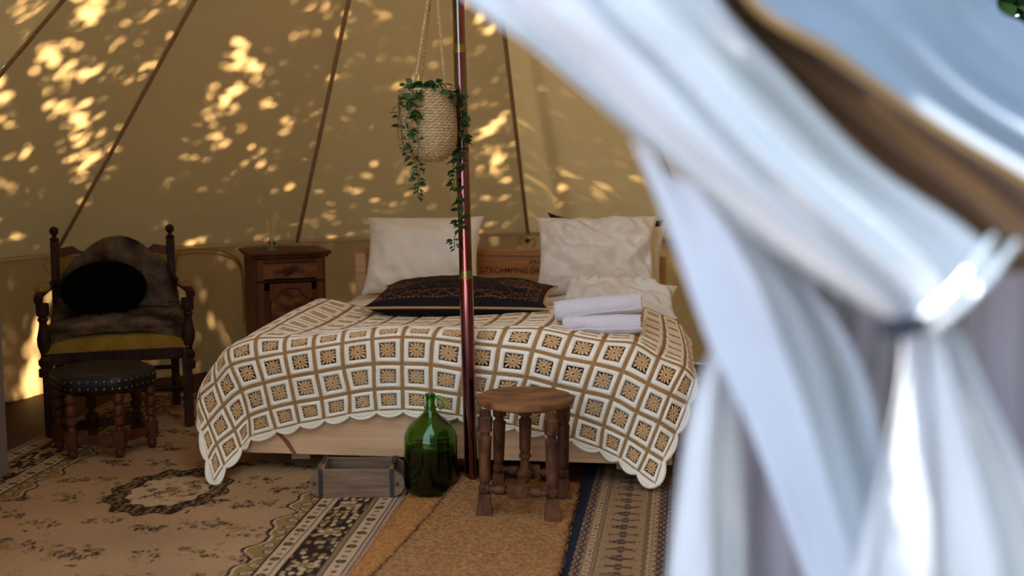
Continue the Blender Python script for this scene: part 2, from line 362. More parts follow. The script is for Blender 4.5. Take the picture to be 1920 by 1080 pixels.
def paint_beige(X, Y):
    img = np.ones(X.shape+(3,))*np.array(BEI)
    wob = .05*np.sin(X*9+Y*5)+.05*np.sin(Y*13-X*4); img *= (1+wob)[..., None]
    W = 2.02; E = np.minimum(X, W-X); E = np.minimum(E, np.minimum(Y+1.85, 1.6-Y)); U = np.where((E == X) | (E == W-X), Y, X)
    R = random.Random(3)
    # sprays of flowers over the field, mirrored about the middle
    def spray(cx, cy, k, sc_):
        nonlocal img
        rr = random.Random(k*7+1)
        m = (np.abs(X-cx) < .3*sc_+.1) & (np.abs(Y-cy) < .3*sc_+.1)
        if not m.any(): return
        xs, ys = np.where(m); sl_ = (slice(xs.min(), xs.max()+1), slice(ys.min(), ys.max()+1))
        a, b = X[sl_], Y[sl_]; im = img[sl_]
        ax = rr.uniform(-.5, .5); L = .13*sc_
        for q in range(26):
            t = rr.uniform(-1, 1); o = rr.gauss(0, .45)*(1-.6*abs(t)); gx = cx+math.cos(ax)*t*L*.75-math.sin(ax)*o*L*.9; gy = cy+math.sin(ax)*t*L+math.cos(ax)*o*L*.9
            near = abs(o) < .28 and abs(t) < .75
            im = rosette(im, a, b, gx, gy, rr.uniform(.010, .021)*sc_*(1.25 if near else .9), rr.choice([5, 6, 8]), rr.choice([BRN, BRN, GRY]) if near and k % 3 else rr.choice([GLD, GLD, BRN, (.30, .18, .07)]), rr.choice([SAND, GLD]), rr.uniform(0, 3))
            if q % 2 == 0: im = leafm(im, a, b, gx, gy, rr.uniform(.02, .045)*sc_, .006, rr.uniform(0, 6.28), rr.choice([GLD, BRN, GLD]))
        img[sl_] = im
    k = 0
    for j in range(11):
        for i in range(8):
            k += 1; cx = .40+i*.20+(.10 if j % 2 else 0); cy = -1.50+j*.285+R.uniform(-.05, .05)
            if cx > W-.3: continue
            spray(cx+R.uniform(-.03, .03), cy, k, R.uniform(.7, 1.1))
    # medallion
    mx, my = 1.0, 0.05
    rr = np.hypot((X-mx)/.24, (Y-my)/.33); th = np.arctan2((Y-my)/.33, (X-mx)/.24)
    sc1 = 1+.06*np.cos(12*th)
    img = mixc(img, (rr < sc1).astype(float), BRN); 
    cell = np.sin(X*150+3*np.sin(Y*60))*np.sin(Y*130+2*np.sin(X*50))
    img = mixc(img, ((rr < sc1*.97) & (cell > .25)).astype(float), GLD); img = mixc(img, (rr < .66*sc1).astype(float), SAND)
    for q in range(60):
        an = R.uniform(0, 6.28); d = R.uniform(0, .60); img = rosette(img, X, Y, mx+.27*d*math.cos(an), my+.36*d*math.sin(an), R.uniform(.012, .028), 6, R.choice([BRN, GLD, GLD]), R.choice([SAND, GLD]))
    # scalloped corner of the field
    sc2 = .39+.05*np.abs(np.sin(U*11))+.015*np.sin(U*37)
    img = mixc(img, (E < sc2+.008).astype(float), BRN); img = mixc(img, (E < sc2-.004).astype(float), SAND)
    img = mixc(img, ((E < sc2-.015) & (E > .34)).astype(float), GLD); uu = ((U/.07) % 1-.5)*.07; dd2 = np.hypot(uu, E-.365-.012*np.sin(U*40)); img = mixc(img, (dd2 < .024).astype(float), BRN); img = mixc(img, (dd2 < .018).astype(float), SAND); img = mixc(img, (dd2 < .009).astype(float), GLD)
    img = mixc(img, (E < .345).astype(float), BRN)
    def band(e0, e1, col):
        nonlocal img
        img = mixc(img, ((E >= e0) & (E < e1)).astype(float), col)
    band(.285, .335, SAND); band(.265, .280, SAND); band(.125, .262, BRN); band(.105, .122, (.20, .115, .05)); band(.045, .10, SAND); band(0, .038, (.34, .21, .14))
    band(.0, .012, (.30, .18, .12)); band(.020, .023, BRN); band(.037, .045, BRN)
    for e, wd in ((.31, .05), (.0725, .055)):      # small buds of the guard bands
        u = (U/.052) % 1; kk = np.floor(U/.052).astype(int)
        d = np.hypot((u-.5)*.052, (E-e)); big = (kk % 3 == 0)
        img = mixc(img, ((d < np.where(big, .019, .010)) & (np.abs(E-e) < wd/2)).astype(float), BRN)
        img = mixc(img, ((d < .012) & big).astype(float), GRY); img = mixc(img, ((np.hypot((u-.5)*.052, (E-e)) < .005)).astype(float), GLD)
    # flowers of the dark band: packed petals
    m = (E > .13) & (E < .258)
    best = np.full(X.shape, 9.); ids = np.zeros(X.shape, int)
    for di in range(-1, 2):
        for dj in range(-1, 2):
            iu = np.floor(U/.040).astype(int)+di; ie = np.floor(E/.028).astype(int)+dj
            h1 = np.modf(np.abs(np.sin(iu*12.9+ie*78.2)*4375.5))[0]; h2 = np.modf(np.abs(np.sin(iu*39.3+ie*11.1)*2375.5))[0]
            d = np.hypot((U-(iu+.2+.6*h1)*.040)/.040*.8, (E-(ie+.2+.6*h2)*.028)/.028)
            up = d < best; best = np.where(up, d, best); ids = np.where(up, (h1*10).astype(int), ids)
    pet = m & (best < .37)
    for c_, a, b in ((SAND, 0, 3), ((.33, .20, .08), 3, 5), (GLD, 5, 7), (GRY, 7, 8)):
        img = mixc(img, (pet & (ids >= a) & (ids < b)).astype(float), c_)
    u = (U/.34) % 1; d = np.hypot((u-.5)*.34, (E-.195)*1.1); th = np.arctan2(E-.195, (u-.5)*.34)
    fl = d < .052*(.7+.3*np.cos(6*th)); img = mixc(img, (m & fl).astype(float), SAND); img = mixc(img, (m & (d < .024)).astype(float), GLD)
    return img
a0, a1 = P(762, 932, z=0), P(665, 1080, z=0); dq = (a1-a0).normalized(); dp = Vector((dq.y, -dq.x, 0))
if dp.x > 0: dp = -dp
rug_object('area_rug', 'large worn beige floral rug with dark flowered border, under the armchair', 'rug', a0, dq, dp, 0, 2.02, -1.85, 1.6, .0045, .0072, paint_beige, matname='beige_rug_pile')
NAVY = (.012, .014, .026); TAU = (.275, .158, .072); TAD = (.058, .034, .032)
def paint_blue(X, Y):
    img = np.ones(X.shape+(3,))*np.array(NAVY); E = X; U = Y
    def band(e0, e1, col, f=None):
        nonlocal img
        w_ = .0025*np.sign(np.sin(U*120)); m = (E >= e0+w_) & (E < e1+w_)
        if f is not None: m = m & f
        img = mixc(img, m.astype(float), col)
    band(.05, .36, TAU); band(.055, .080, TAD); band(.055, .080, TAU, np.sin(U*95)*np.sin(E*260) > .3)
    band(.086, .089, TAD); band(.092, .112, (.40, .25, .13)); band(.092, .112, TAD, np.hypot(((U/.035) % 1-.5)*.035, E-.102) < .006)
    band(.115, .119, TAD); band(.126, .129, TAD)
    m0, m1 = .135, .285; mid = (m0+m1)/2; k = np.floor(U/.085); u = ((U/.085) % 1-.5)*.085; v = E-mid; odd = (k % 2 == 0)
    r = np.hypot(v/.054, u/.034); th = np.arctan2(u/.034, v/.054)
    band(m0, m1, TAD, r < .62+.30*np.cos(4*th)); band(m0, m1, GRY, r < .35); band(m0, m1, TAU, r < .13)
    band(m0, m1, NAVY, odd & (np.abs(np.abs(u)-.018-.25*(v+.02)) < .004) & (v < .0) & (v > -.03))
    band(m0, m1, TAD, np.hypot((np.abs(v)-.054)/.010, (np.abs(u)-.012)/.005) < 1)
    band(m0, m1, (.26, .15, .06), (np.abs(r-1.15-.1*np.cos(6*th)) < .09))
    band(.290, .294, TAD); band(.300, .303, TAD); band(.308, .330, (.38, .235, .12)); band(.308, .330, TAD, np.hypot(((U/.03) % 1-.5)*.03, E-.319) < .006)
    band(.334, .338, TAD); band(.342, .372, TAD); band(.342, .372, TAU, np.sin(U*110)*np.sin(E*250) > .35); band(.376, .380, TAU); band(.384, .5, TAD); band(.384, 3, TAD)
    # honeycomb field
    s = .016; a = E/s; b = U/(s*.8); b2 = b+(np.floor(a) % 2)*.5; d = np.hypot((a % 1)-.5, (b2 % 1)-.5)
    band(.386, 3, TAU, (d < .42) & (d > .16)); band(.386, 3, (.20, .06, .05), (np.sin(E*11)*np.sin(U*9+1) > .55) & (d < .4))
    return img
b0, b1 = P(1103, 872, z=0), P(1040, 1080, z=0); dq2 = (b1-b0).normalized(); dp2 = Vector((-dq2.y, dq2.x, 0))
if dp2.x < 0: dp2 = -dp2
rug_object('runner_rug', 'navy-edged patterned rug with tan borders, right of the coir matting', 'rug', b0, dq2, dp2, 0, .95, -.9, 1.7, .0042, .009, paint_blue, matname='navy_rug_pile')
# two coir mats, the worn one lapping over the orange one
def mat_obj(name, label, corners, mat, z, th, seed, lip=None):
    A, B, C, D = corners; mb = MB(); nu, nv = 40, 60; top = []
    for j in range(nv+1):
        for i in range(nu+1):
            s, t = i/nu, j/nv; p = A.lerp(B, s).lerp(D.lerp(C, s), t)
            zz = z+.0035*fbm(Vector((p.x*14, p.y*14, seed)), 4)
            if lip: zz += lip(s, t)
            e = min(s, 1-s, t, 1-t)
            p = p+Vector((fbm(Vector((p.x*9, p.y*9, seed+3)))*.006, 0, 0)) if e == 0 else p
            top.append(Vector((p.x, p.y, zz)))
    mb.grid(top, nu+1, nv+1)
    n1 = nu+1; rim = list(range(0, n1))+[j*n1+nu for j in range(1, nv+1)]+[nv*n1+i for i in range(nu-1, -1, -1)]+[j*n1 for j in range(nv-1, 0, -1)]
    k = len(mb.v); m = len(rim)
    mb.v += [(mb.v[i][0], mb.v[i][1], max(mb.v[i][2]-th, .005)) for i in rim]
    for q in range(m): mb.f.append((rim[q], rim[(q+1) % m], k+(q+1) % m, k+q)); mb.m.append(0)
    # loose bristles standing off the face and rim
    for q in range(5200):
        i = rng.integers(len(top)) if q % 3 else rim[rng.integers(m)]
        p = top[i]+Vector((rng.uniform(-.012, .012), rng.uniform(-.012, .012), 0)); d = Vector((rng.normal(0, .5), rng.normal(0, .5), .8)).normalized()*rng.uniform(.004, .011)
        s_ = Vector((.0012, 0, 0)); mb.add([p-s_, p+s_, p+d], [(0, 1, 2)])
    o = link(name, mb, mat, sharp=0)
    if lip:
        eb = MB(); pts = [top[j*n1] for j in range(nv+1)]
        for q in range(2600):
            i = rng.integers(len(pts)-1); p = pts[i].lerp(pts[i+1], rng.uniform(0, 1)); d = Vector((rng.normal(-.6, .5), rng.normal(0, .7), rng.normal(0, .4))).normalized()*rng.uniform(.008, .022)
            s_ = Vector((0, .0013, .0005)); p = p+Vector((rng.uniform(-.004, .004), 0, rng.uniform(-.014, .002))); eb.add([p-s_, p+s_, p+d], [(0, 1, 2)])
        link('frayed_shadow_edge', eb, pm('shadow_dark_coir', (.06, .025, .010), rough=1), o, sharp=0)  # frayed coir strands, coloured dark for the shadow gap between the mats
    return tag(o, label, 'mat')
fl = lambda x, y: P(x, y, z=.012)
mat_obj('coir_mat', 'orange-brown coir mat beside the beige rug, partly under the worn mat', (fl(776, 915), fl(1010, 900), fl(960, 1140), fl(610, 1140)), COIR, .017, .012, 1)
def lip(s, t): return .022*math.exp(-s*16)*math.exp(-((t-.0)/.35)**2)+.018*math.exp(-t*22)*math.exp(-s*3)
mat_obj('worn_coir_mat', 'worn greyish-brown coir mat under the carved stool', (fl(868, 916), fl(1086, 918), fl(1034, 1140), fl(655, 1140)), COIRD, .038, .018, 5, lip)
# ================================================================== bed
BR = math.radians(-6.5); BW, BL = 1.90, 2.02
BO = Vector((-1.20, 5.115, 0)); bu = Vector((math.cos(BR), math.sin(BR), 0)); bv = Vector((-math.sin(BR), math.cos(BR), 0))
def bed(x, y, z): return BO+bu*x+bv*y+Vector((0, 0, z))
bedt = thing('bed', 'low pine double bed with burnt lettering on its plank headboard', 'bed', BO, BR)
# its own frame: x across, y towards the head
def bpart(name, c, d, mat, bevel=.004, parent=None, rot=None):
    mb = MB(); mb.box(c, d); return link(name, mb, mat, parent or bedt, bevel=bevel, smooth=False)
fb = bpart('footboard', (BW/2, .014, .091+.10), (BW, .028, .20), PINE)
mb = MB(); mb.prism([(.130, 0), (.150, 0), (.118, .055), (.070, .10), (.050, .10), (.092, .055)], -.0010, .001); mb.v = [(x+.095, y-.0006, z+.093) for x, y, z in mb.v]
link('knot', mb, KNOT, fb, smooth=False)
for x in (.014, BW-.014): bpart('side_rail', (x, BL/2, .191), (.028, BL-.06, .20), PINE)
for x in (.2, BW/2, BW-.2):
    for y in (.25, BL-.1): bpart('leg', (x, y, .07), (.09, .09, .14), PINE)
for k in range(11): bpart('slat', (BW/2, .15+k*.17, .255), (BW-.06, .08, .02), PINE)
for x in (.055, BW-.035): bpart('headboard_post', (x, BL-.01, .40), (.065, .045, .80), PINED if 0 else PINE)
zt = .835
hp = bpart('top_rail', (BW/2+.01, BL-.015, zt-.02), (BW-.15, .03, .040), PINED)
for z, h in ((.735, .115), (.610, .118)):
    hb = bpart('headboard_plank', (BW/2+.01, BL-.012, z), (BW-.15, .024, h), PINED)
def text(s, size, loc, mat, parent, name, thick=.0012):
    cu = bpy.data.curves.new('t', 'FONT'); cu.body = s; cu.size = size; cu.extrude = thick; cu.offset = size*.012
    to = bpy.data.objects.new('t', cu); COL.objects.link(to); bpy.context.view_layer.update()
    me = bpy.data.meshes.new_from_object(to.evaluated_get(bpy.context.evaluated_depsgraph_get())); bpy.data.objects.remove(to)
    me.materials.clear(); me.materials.append(mat); me.name = name
    o = bpy.data.objects.new(name, me); COL.objects.link(o); o.parent = parent; o.location = loc; o.rotation_euler = (PI/2, 0, 0); return o
inv = wm(bedt).inverted(); tl = inv @ P(897, 512, Y=6.98); 
text('GTECAMPING.DK', .0475, (tl.x, BL-.0255, tl.z), BURNT, hb, 'burnt_lettering')
tl = inv @ P(992, 494, Y=6.98); text('eHULA', .030, (tl.x, BL-.0255, tl.z), BURNT, hb, 'burnt_lettering')
mb = MB(); mb.box((BW/2, BL/2-.01, .36), (BW-.08, BL-.08, .20))
o = link('mattress', mb, LINEN, None, bevel=.04, smooth=True); o.location = BO; o.rotation_euler.z = BR
tag(o, 'white mattress lying in the pine bed frame, almost hidden by bedding', 'mattress')
# quilt spread over the mattress, seen between blanket and pillows
mb = MB(); nu, nv = 90, 90; pts = []
for j in range(nv+1):
    for i in range(nu+1):
        x = -.06+(BW+.12)*i/nu; y = .07+(BL-.14)*j/nv
        ex = min(x+.06, BW+.06-x); roll = 1-math.exp(-(ex/.055)**1.0) if ex > 0 else 0
        h = .575+.012*math.sin(x*3.1+y*2)-.02*max(0, (y-1.5)) if y > .62 else .545
        if y <= .62: h = .515+ (.06)*min(max((y-.50)/.12, 0), 1)
        cr = (fbm(Vector((x*3.2, y*5.5, .4)), 5)*.7+abs(fbm(Vector((x*2.1+y*2, y*3.5-x, 7.4)), 3))*1.1)*.026
        if y > .75: h += .028*math.exp(-((x-1.35)/.33)**2-((y-1.15)/.10)**2)+.045*math.exp(-((x-1.42)/.35)**2-((y-1.42)/.13)**2)+.02*math.exp(-((x-.6)/.4)**2-((y-1.35)/.22)**2)
        ef = min(1, ex/.03)
        pts.append(Vector((x, y, max(.30, .30+(h+cr*(1 if y > .7 else .15)-.30)*roll))))
mb.grid(pts, nu+1, nv+1)
q = link('quilt', mb, LINEN2, sharp=0); q.location = BO; q.rotation_euler.z = BR; tag(q, 'rumpled white quilt between crochet blanket and pillows', 'quilt')

def pillow_mesh(w, h, t, seed, n=44, pinch=.07, wr=.012, ear=1.0, mb=None, fine=5):
    mb = mb or MB()
    for side in (1, -1):
        pts = []
        for j in range(n+1):
            for i in range(n+1):
                u, v = -1+2*i/n, -1+2*j/n
                u2, v2 = math.sin(u*PI/2)*.35+u*.65, math.sin(v*PI/2)*.35+v*.65
                x = w/2*u2*(1-pinch*(1-v2*v2)*abs(u2)**2)*(1+.03*ear*abs(v2*u2)**5); y = h/2*v2*(1-pinch*(1-u2*u2)*abs(v2)**2)*(1+.03*ear*abs(v2*u2)**5)
                e = max(0, (1-u2*u2)*(1-v2*v2)); z = t/2*e**.42
                nrm = min(1, e*6)
                cr = fbm(Vector((x*4.5+seed, y*9, side*2.1+seed)), 4)*wr*1.3+(.25-abs(fbm(Vector((x*fine+seed, (y+x*.5)*fine*1.3, seed*3+side)), 3)))*wr*2.6
                pts.append(Vector((x, y, side*(z+cr*nrm))))
        mb.grid(pts, n+1, n+1, flip=side < 0)
    return mb
def place(o, c, xdir, ydir):
    """put a thing's local x along xdir and y near ydir"""
    x = Vector(xdir).normalized(); z = x.cross(Vector(ydir)).normalized(); y = z.cross(x)
    M = Matrix((x, y, z)).transposed().to_4x4(); M.translation = c; o.matrix_world = M
def pillow(name, label, cat, w, h, t, c, xd, yd, seed, mat, group=None, **k):
    o = link(name, pillow_mesh(w, h, t, seed, **k), mat, sharp=0); tag(o, label, cat, group or ('white pillows at the head of the bed' if name == 'pillow' else None))
    place(o, c, xd, yd); bpy.context.view_layer.update()
    return o
yl = bv*.45+Vector((0, 0, .9))
pillow('pillow', 'white striped pillow leaning on the headboard behind the tent pole', 'pillow', .67, .47, .27, P(793, 478, Y=6.72), bu+Vector((0, 0, .015)), yl, 1.0, LINEN2, wr=.016)
pillow('pillow', 'crumpled white pillow on the right, in front of a second one', 'pillow', .67, .47, .27, P(1118, 480, Y=6.52), bu+Vector((0, 0, .02)), yl, 4.7, LINEN2, wr=.03, fine=7)
pillow('pillow', 'white pillow half hidden behind the crumpled right one', 'pillow', .62, .42, .15, P(1142, 482, Y=6.70), bu+Vector((0, 0, -.06)), yl, 8.2, LINEN2, wr=.016)
pillow('pillow', 'flat white pillow lying at the right edge below the leaning ones', 'pillow', .60, .34, .15, P(1160, 560, Y=6.10), bu+Vector((0, 0, -.05)), bv*.9+Vector((0, 0, .35)), 12.2, LINEN2, wr=.03, fine=8)
pillow('black_pillow', 'black pillow behind the right white pillows, only its corners showing', 'pillow', .68, .46, .10, P(1131, 474, Y=6.84), bu+Vector((0, 0, -.05)), yl, 3.3, BLACKCLOTH, pinch=.2)

# embroidered cushion with piping
EW, EH = .87, .52
cush = thing('embroidered_cushion', 'black cushion with gold piping and brown embroidery in the middle of the bed', 'cushion')
mbk = pillow_mesh(EW, EH, .20, 21.0, n=120, pinch=.03, wr=.006, ear=2.2, fine=3)
co = link('cushion_cover', mbk, vcmat('embroidery', rough=.8, bscale=300, sheen=0), cush, sharp=0)
va = np.array(mbk.v); cx, cy = va[:, 0], va[:, 1]; X, Y = cx, cy
img = np.ones((len(va), 3))*np.array((.012, .009, .011)); EM = (.20, .075, .030); GD = (.22, .13, .05)
ex = EW/2-np.abs(X); ey = EH/2-np.abs(Y)
def m_(mask, c): 
    global img
    img = img*(1-mask[:, None])+np.array(c)*mask[:, None]
# rows of stitches along the border, a lattice of vines within, corner lozenges
for e, u in ((ey, X), (ex, Y)):
    for o_ in (.035, .085): m_((((np.abs(e-o_) < .0042) & (np.minimum(ex, ey) > o_-.006) & (np.sin(u*260) > -.2))).astype(float), EM)
    m_(((np.abs(e-.060-.014*np.sin(u*70)) < .004) & (np.minimum(ex, ey) > .03)).astype(float)*.7, EM)
inn = (ex > .10) & (ey > .10)
m_((inn & (np.abs(np.sin(X*36+Y*22)) < .13) & (np.sin(Y*230-X*150) > 0)).astype(float)*.8, EM)
m_((inn & (np.abs(np.sin((X+.4*np.sin(Y*30)*.1)*60-Y*30)) < .10) & (np.sin(X*300) > -.3)).astype(float)*.6, (.10, .05, .035))
d = np.abs(np.abs(X)-.30)*.9+np.abs(Y+.03)*1.3
for a in (.10, .088): m_(((np.abs(d-a) < .0035)).astype(float), EM)
m_(((d < .08) & (np.sin(X*190+np.sin(Y*90)*2)*np.sin(Y*210) > .35)).astype(float), EM)
m_(((X > .34) & (Y > .05)).astype(float)*.8, (.055, .014, .012))
me = co.data; ca = me.color_attributes.new('dye', 'FLOAT_COLOR', 'POINT'); cc = np.ones((len(me.vertices), 4)); cc[:, :3] = img; ca.data.foreach_set('color', cc.ravel())
def seam_path(w, h, pinch, ear, n=50):
    ps = []
    for q in range(4*n):
        s, k = divmod(q, n); t = -1+2*k/n
        u, v = [(t, -1), (1, t), (-t, 1), (-1, -t)][s]
        x = w/2*u*(1-pinch*(1-v*v)*abs(u)**2)*(1+.03*ear*abs(v*u)**5); y = h/2*v*(1-pinch*(1-u*u)*abs(v)**2)*(1+.03*ear*abs(v*u)**5)
        ps.append((x, y, 0))
    return ps
mb = MB(); mb.tube(seam_path(EW+.006, EH+.006, .03, 2.2), .0065, 8, closed=True); link('piping', mb, pm('gold_piping', (.48, .30, .13), rough=.6), cush)
place(cush, P(868, 557, Y=5.98), bu+Vector((0, 0, .01)), bv+Vector((0, 0, .08)))

# two rolled towels
def towel(label, c, ax, r, L, seed, name='rolled_towel'):
    mb = MB(); turns = 2.6; n = 90; th = r/turns*.80; sec = []
    # spiral cross section, outer surface then back along the inner one
    def sp(k): 
        a = 2*PI*turns*k/n; rad = r*(.14+.86*k/n); return a, rad
    for k in range(n+1):
        a, rad = sp(k); sec.append((math.cos(-a+1.0)*rad, math.sin(-a+1.0)*rad*.93))
    for k in range(n, -1, -1):
        a, rad = sp(k); rad = max(rad-th, .003); sec.append((math.cos(-a+1.0)*rad, math.sin(-a+1.0)*rad*.93))
    NX = 26; vs = []
    for i in range(NX+1):
        x = -L/2+L*i/NX; s = 1-.06*abs(2*i/NX-1)**8
        for y, z in sec:
            w_ = .003*fbm(Vector((x*14, y*16, z*16+seed)), 3)
            vs.append(Vector((x+(.005*math.sin(y*90+seed) if i in (0, NX) else 0), y*s+w_, z*s+w_)))
    m = len(sec); fs = [(i*m+k, i*m+(k+1) % m, (i+1)*m+(k+1) % m, (i+1)*m+k) for i in range(NX) for k in range(m)]
    for i in (0, NX):
        for k in range(n):
            fs.append((i*m+k, i*m+k+1, i*m+2*n-k, i*m+2*n+1-k))
    mb.add(vs, fs); o = link(name, mb, TOWEL, sharp=60); tag(o, label, 'towel', 'rolled towels on the crochet blanket'); place(o, c, ax, bv if abs(Vector(ax).normalized().y) < .8 else bu); return o
towel('white rolled towel, the lower front one lying on the crochet blanket', P(1129, 607, Y=5.20), bu*1+bv*.12+Vector((0, 0, .025)), .055, .345, 1)
towel('white rolled towel, the upper back one of the pair on the blanket', P(1122, 575, Y=5.325), bu*1+bv*.22+Vector((0, 0, .085)), .062, .395, 2)

# ------------------------------------------------------------------ crochet blanket
def Yf(x): return BO.y-.1139*(x-BO.x)
nodes = {}   # row name -> list for columns 2..21
cols = list(range(2, 22))
def row(s): return dict((int(a), (float(b), float(c))) for a, b, c in (t.split(',') for t in s.split()))
RH = row('2,399,906 3,421,874 4,452,840 5,469,820 6,518,806 7,562,795 8,608,786 9,656,777 10,706,771 11,756,769 12,808,772 13,858,780 14,912,789 15,966,799 16,1020,811 17,1073,823 18,1126,842 19,1162,860 20,1196,885 21,1230,910')
R1 = row('2,389,862 3,406,833 4,440,806 5,466,781 6,506,766 7,553,755 8,603,747 9,655,737 10,702,730 11,755,728 12,808,732 13,862,740 14,917,747 15,972,755 16,1028,767 17,1082,781 18,1132,799 19,1176,820 20,1215,845 21,1245,864')
R2 = row('2,377,810 3,391,793 4,419,760 5,453,732 6,495,718 7,543,707 8,593,698 9,644,689 10,701,682 11,754,682 12,808,684 13,870,694 14,928,700 15,987,707 16,1040,721 17,1095,734 18,1148,747 19,1194,772 20,1236,792 21,1268,813')
R3 = row('2,373,772 3,375,744 4,405,717 5,433,685 6,482,672 7,534,662 8,588,653 9,642,644 10,698,636 11,755,632 12,812,635 13,877,643 14,936,649 15,999,657 16,1054,671 17,1113,682 18,1167,696 19,1215,720 20,1256,740 21,1290,757')
R4 = row('2,378,745 3,388,712 4,406,681 5,430,655 6,481,636 7,537,634 8,592,630 9,647,622 10,703,617 11,763,615 12,825,616 13,887,617 14,949,617 15,1014,618 16,1071,629 17,1131,640 18,1190,645 19,1235,671 20,1282,690 21,1303,712')
RT = row('5,592,566 6,617,563 7,664,574 8,708,585 9,750,590 10,795,592 11,845,590 12,895,587 13,947,583 14,1000,578 15,1052,575 16,1105,573 17,1155,574 18,1205,578 19,1241,592 20,1270,606 21,1290,634')
dyL = {'H': {2: -.25, 3: -.16, 4: -.09}, '1': {2: -.20, 3: -.12, 4: -.08}, '2': {2: -.10, 3: -.07, 4: -.06}, '3': {2: .02, 3: -.01, 4: -.03}, '4': {2: .16, 3: .12, 4: .07, 5: .04}}
dyR = {'H': {21: -.14, 20: -.10, 19: -.07}, '1': {21: -.10, 20: -.08, 19: -.06}, '2': {21: -.05, 20: -.065, 19: -.06}, '3': {21: 0.0, 20: -.04, 19: -.05}, '4': {21: .08, 20: .05, 19: .04}}
base = {'H': -.035, '1': -.042, '2': -.052, '3': -.045, '4': .03}
def nd(r, R, c):
    px, py = R[c]; dy = dyL[r].get(c, dyR[r].get(c, base[r]))
    p = P(px, py, Y=5.0)
    for _ in range(3): p = P(px, py, Y=Yf(p.x)+dy)
    return p
NR = 12; G = [[None]*20 for _ in range(NR)]    # G[row][col], row 0 = head edge ... row 11 = hem
for ci, c in enumerate(cols):
    G[11][ci] = nd('H', RH, c); G[10][ci] = nd('1', R1, c); G[9][ci] = nd('2', R2, c); G[8][ci] = nd('3', R3, c); G[7][ci] = nd('4', R4, c)
for ci, c in enumerate(cols):
    if c >= 5:
        p = P(*RT[c], Y=6.0)
        for _ in range(3): p = P(*RT[c], Y=Yf(p.x)+.86)
        G[0][ci] = p
for r in range(0, 7):
    if r > 0:
        for ci, c in enumerate(cols):
            if c < 5: continue
            t = 1-r/7; p = G[7][ci].lerp(G[0][ci], t)
            dip = -.022*math.sin(PI*t) if c > 6 else .01*math.sin(PI*t)
            if c == 19 or c == 20: p.x += .02*math.sin(PI*t)
            G[r][ci] = p+Vector((0, 0, dip))
for r in range(0, 7):
    for ci in (2, 1, 0):
        k = 2-ci; G[r][ci] = G[r][ci+1]+Vector(((-.075, -.035, -.015)[k], 0, (-.085, -.115, -.12)[k]))
# soften into one surface and map the squares on it
def surf(u, v):
    """u along columns 0..19, v along rows 0..11"""
    def cr(arr, x):
        n = len(arr)-1; i = min(max(int(math.floor(x)), 0), n-1); f = x-i
        a = arr[i-1] if i > 0 else arr[0]*2-arr[1]; b = arr[i]; c = arr[i+1]; d = arr[i+2] if i+2 <= n else arr[n]*2-arr[n-1]
        return .5*((2*b)+(c-a)*f+(2*a-5*b+4*c-d)*f*f+(3*b-a-3*c+d)*f*f*f)
    i0 = min(max(int(math.floor(v)), 0), NR-2); rws = []
    for r in range(i0-1, i0+3):
        if r < 0: rws.append(cr(G[0], u)*2-cr(G[1], u))
        elif r > NR-1: rws.append(cr(G[NR-1], u)*2-cr(G[NR-2], u))
        else: rws.append(cr(G[r], u))
    f = v-i0; a, b, c, d = rws
    return .5*((2*b)+(c-a)*f+(2*a-5*b+4*c-d)*f*f+(3*b-a-3*c+d)*f*f*f)
def surfn(u, v):
    p = surf(u, v); e = .04; du = surf(u+e, v)-surf(u-e, v); dv = surf(u, v+e)-surf(u, v-e)
    n = dv.cross(du).normalized()
    if n.y > .25 and n.z < 0: n = -n
    return p, n
class Sq:
    """one granny square in (a,b,height); materials 0 tan joining cord, 1 cream, 2 flower"""
    def __init__(s):
        mb = MB(); s.mb = mb
        def sqring(r, z, k=8):      # square ring of half size r, 4k points
            out = []
            for side in range(4):
                for i in range(k):
                    t = -1+2*i/k; x, y = [(t, -1), (1, t), (-t, 1), (-1, -t)][side]; out.append((.5+x*r, .5+y*r, z))
            return out
        def rings(rs, mi):
            o = []; 
            for r, z in rs: o += sqring(r, z)
            n = 32; fs = [(j*n+i, j*n+(i+1) % n, (j+1)*n+(i+1) % n, (j+1)*n+i) for j in range(len(rs)-1) for i in range(n)]
            mb.add(o, fs, mi)
        rings([(.5, .002), (.485, .0045), (.455, .005), (.435, .002)], 0)
        rings([(.440, .000), (.425, .005), (.385, .008), (.335, .0085), (.290, .006), (.272, .001)], 1)
        K = 12
        # flower ring
        def ring(rs, mi, n=24):
            o = []
            for r, z in rs: o += [(.5+r*math.cos(2*PI*i/n), .5+r*math.sin(2*PI*i/n), z) for i in range(n)]
            mb.add(o, [(j*n+i, j*n+(i+1) % n, (j+1)*n+(i+1) % n, (j+1)*n+i) for j in range(len(rs)-1) for i in range(n)], mi)
        ring([(.030, .001), (.045, .005), (.075, .006), (.105, .003)], 2)
        for k in range(K):
            a = 2*PI*(k+.5)/K; ca_, sa = math.cos(a), math.sin(a)
            far = .268 if k % 3 != 1 else .325
            L0, L1 = .085, far; nseg = 8; o = []
            for i in range(nseg):
                t = i/(nseg-1); r = L0+(L1-L0)*t; wd = .012+.030*math.sin(PI*min(1, .05+.93*t**1.35))**.8
                if t > .99: wd = .012
                for q, z in ((-1, .0015), (0, .0065), (1, .0015)): o.append((.5+r*ca_-q*wd*sa, .5+r*sa+q*wd*ca_, z))
            mb.grid(o, 3, nseg, 2)
SQ = Sq().mb
blanket = thing('crochet_blanket', 'crochet throw of cream and tan flower squares draped over the bed foot', 'blanket', bed(BW/2, .3, 0))
binv = wm(blanket).inverted()
rb = random.Random(5)
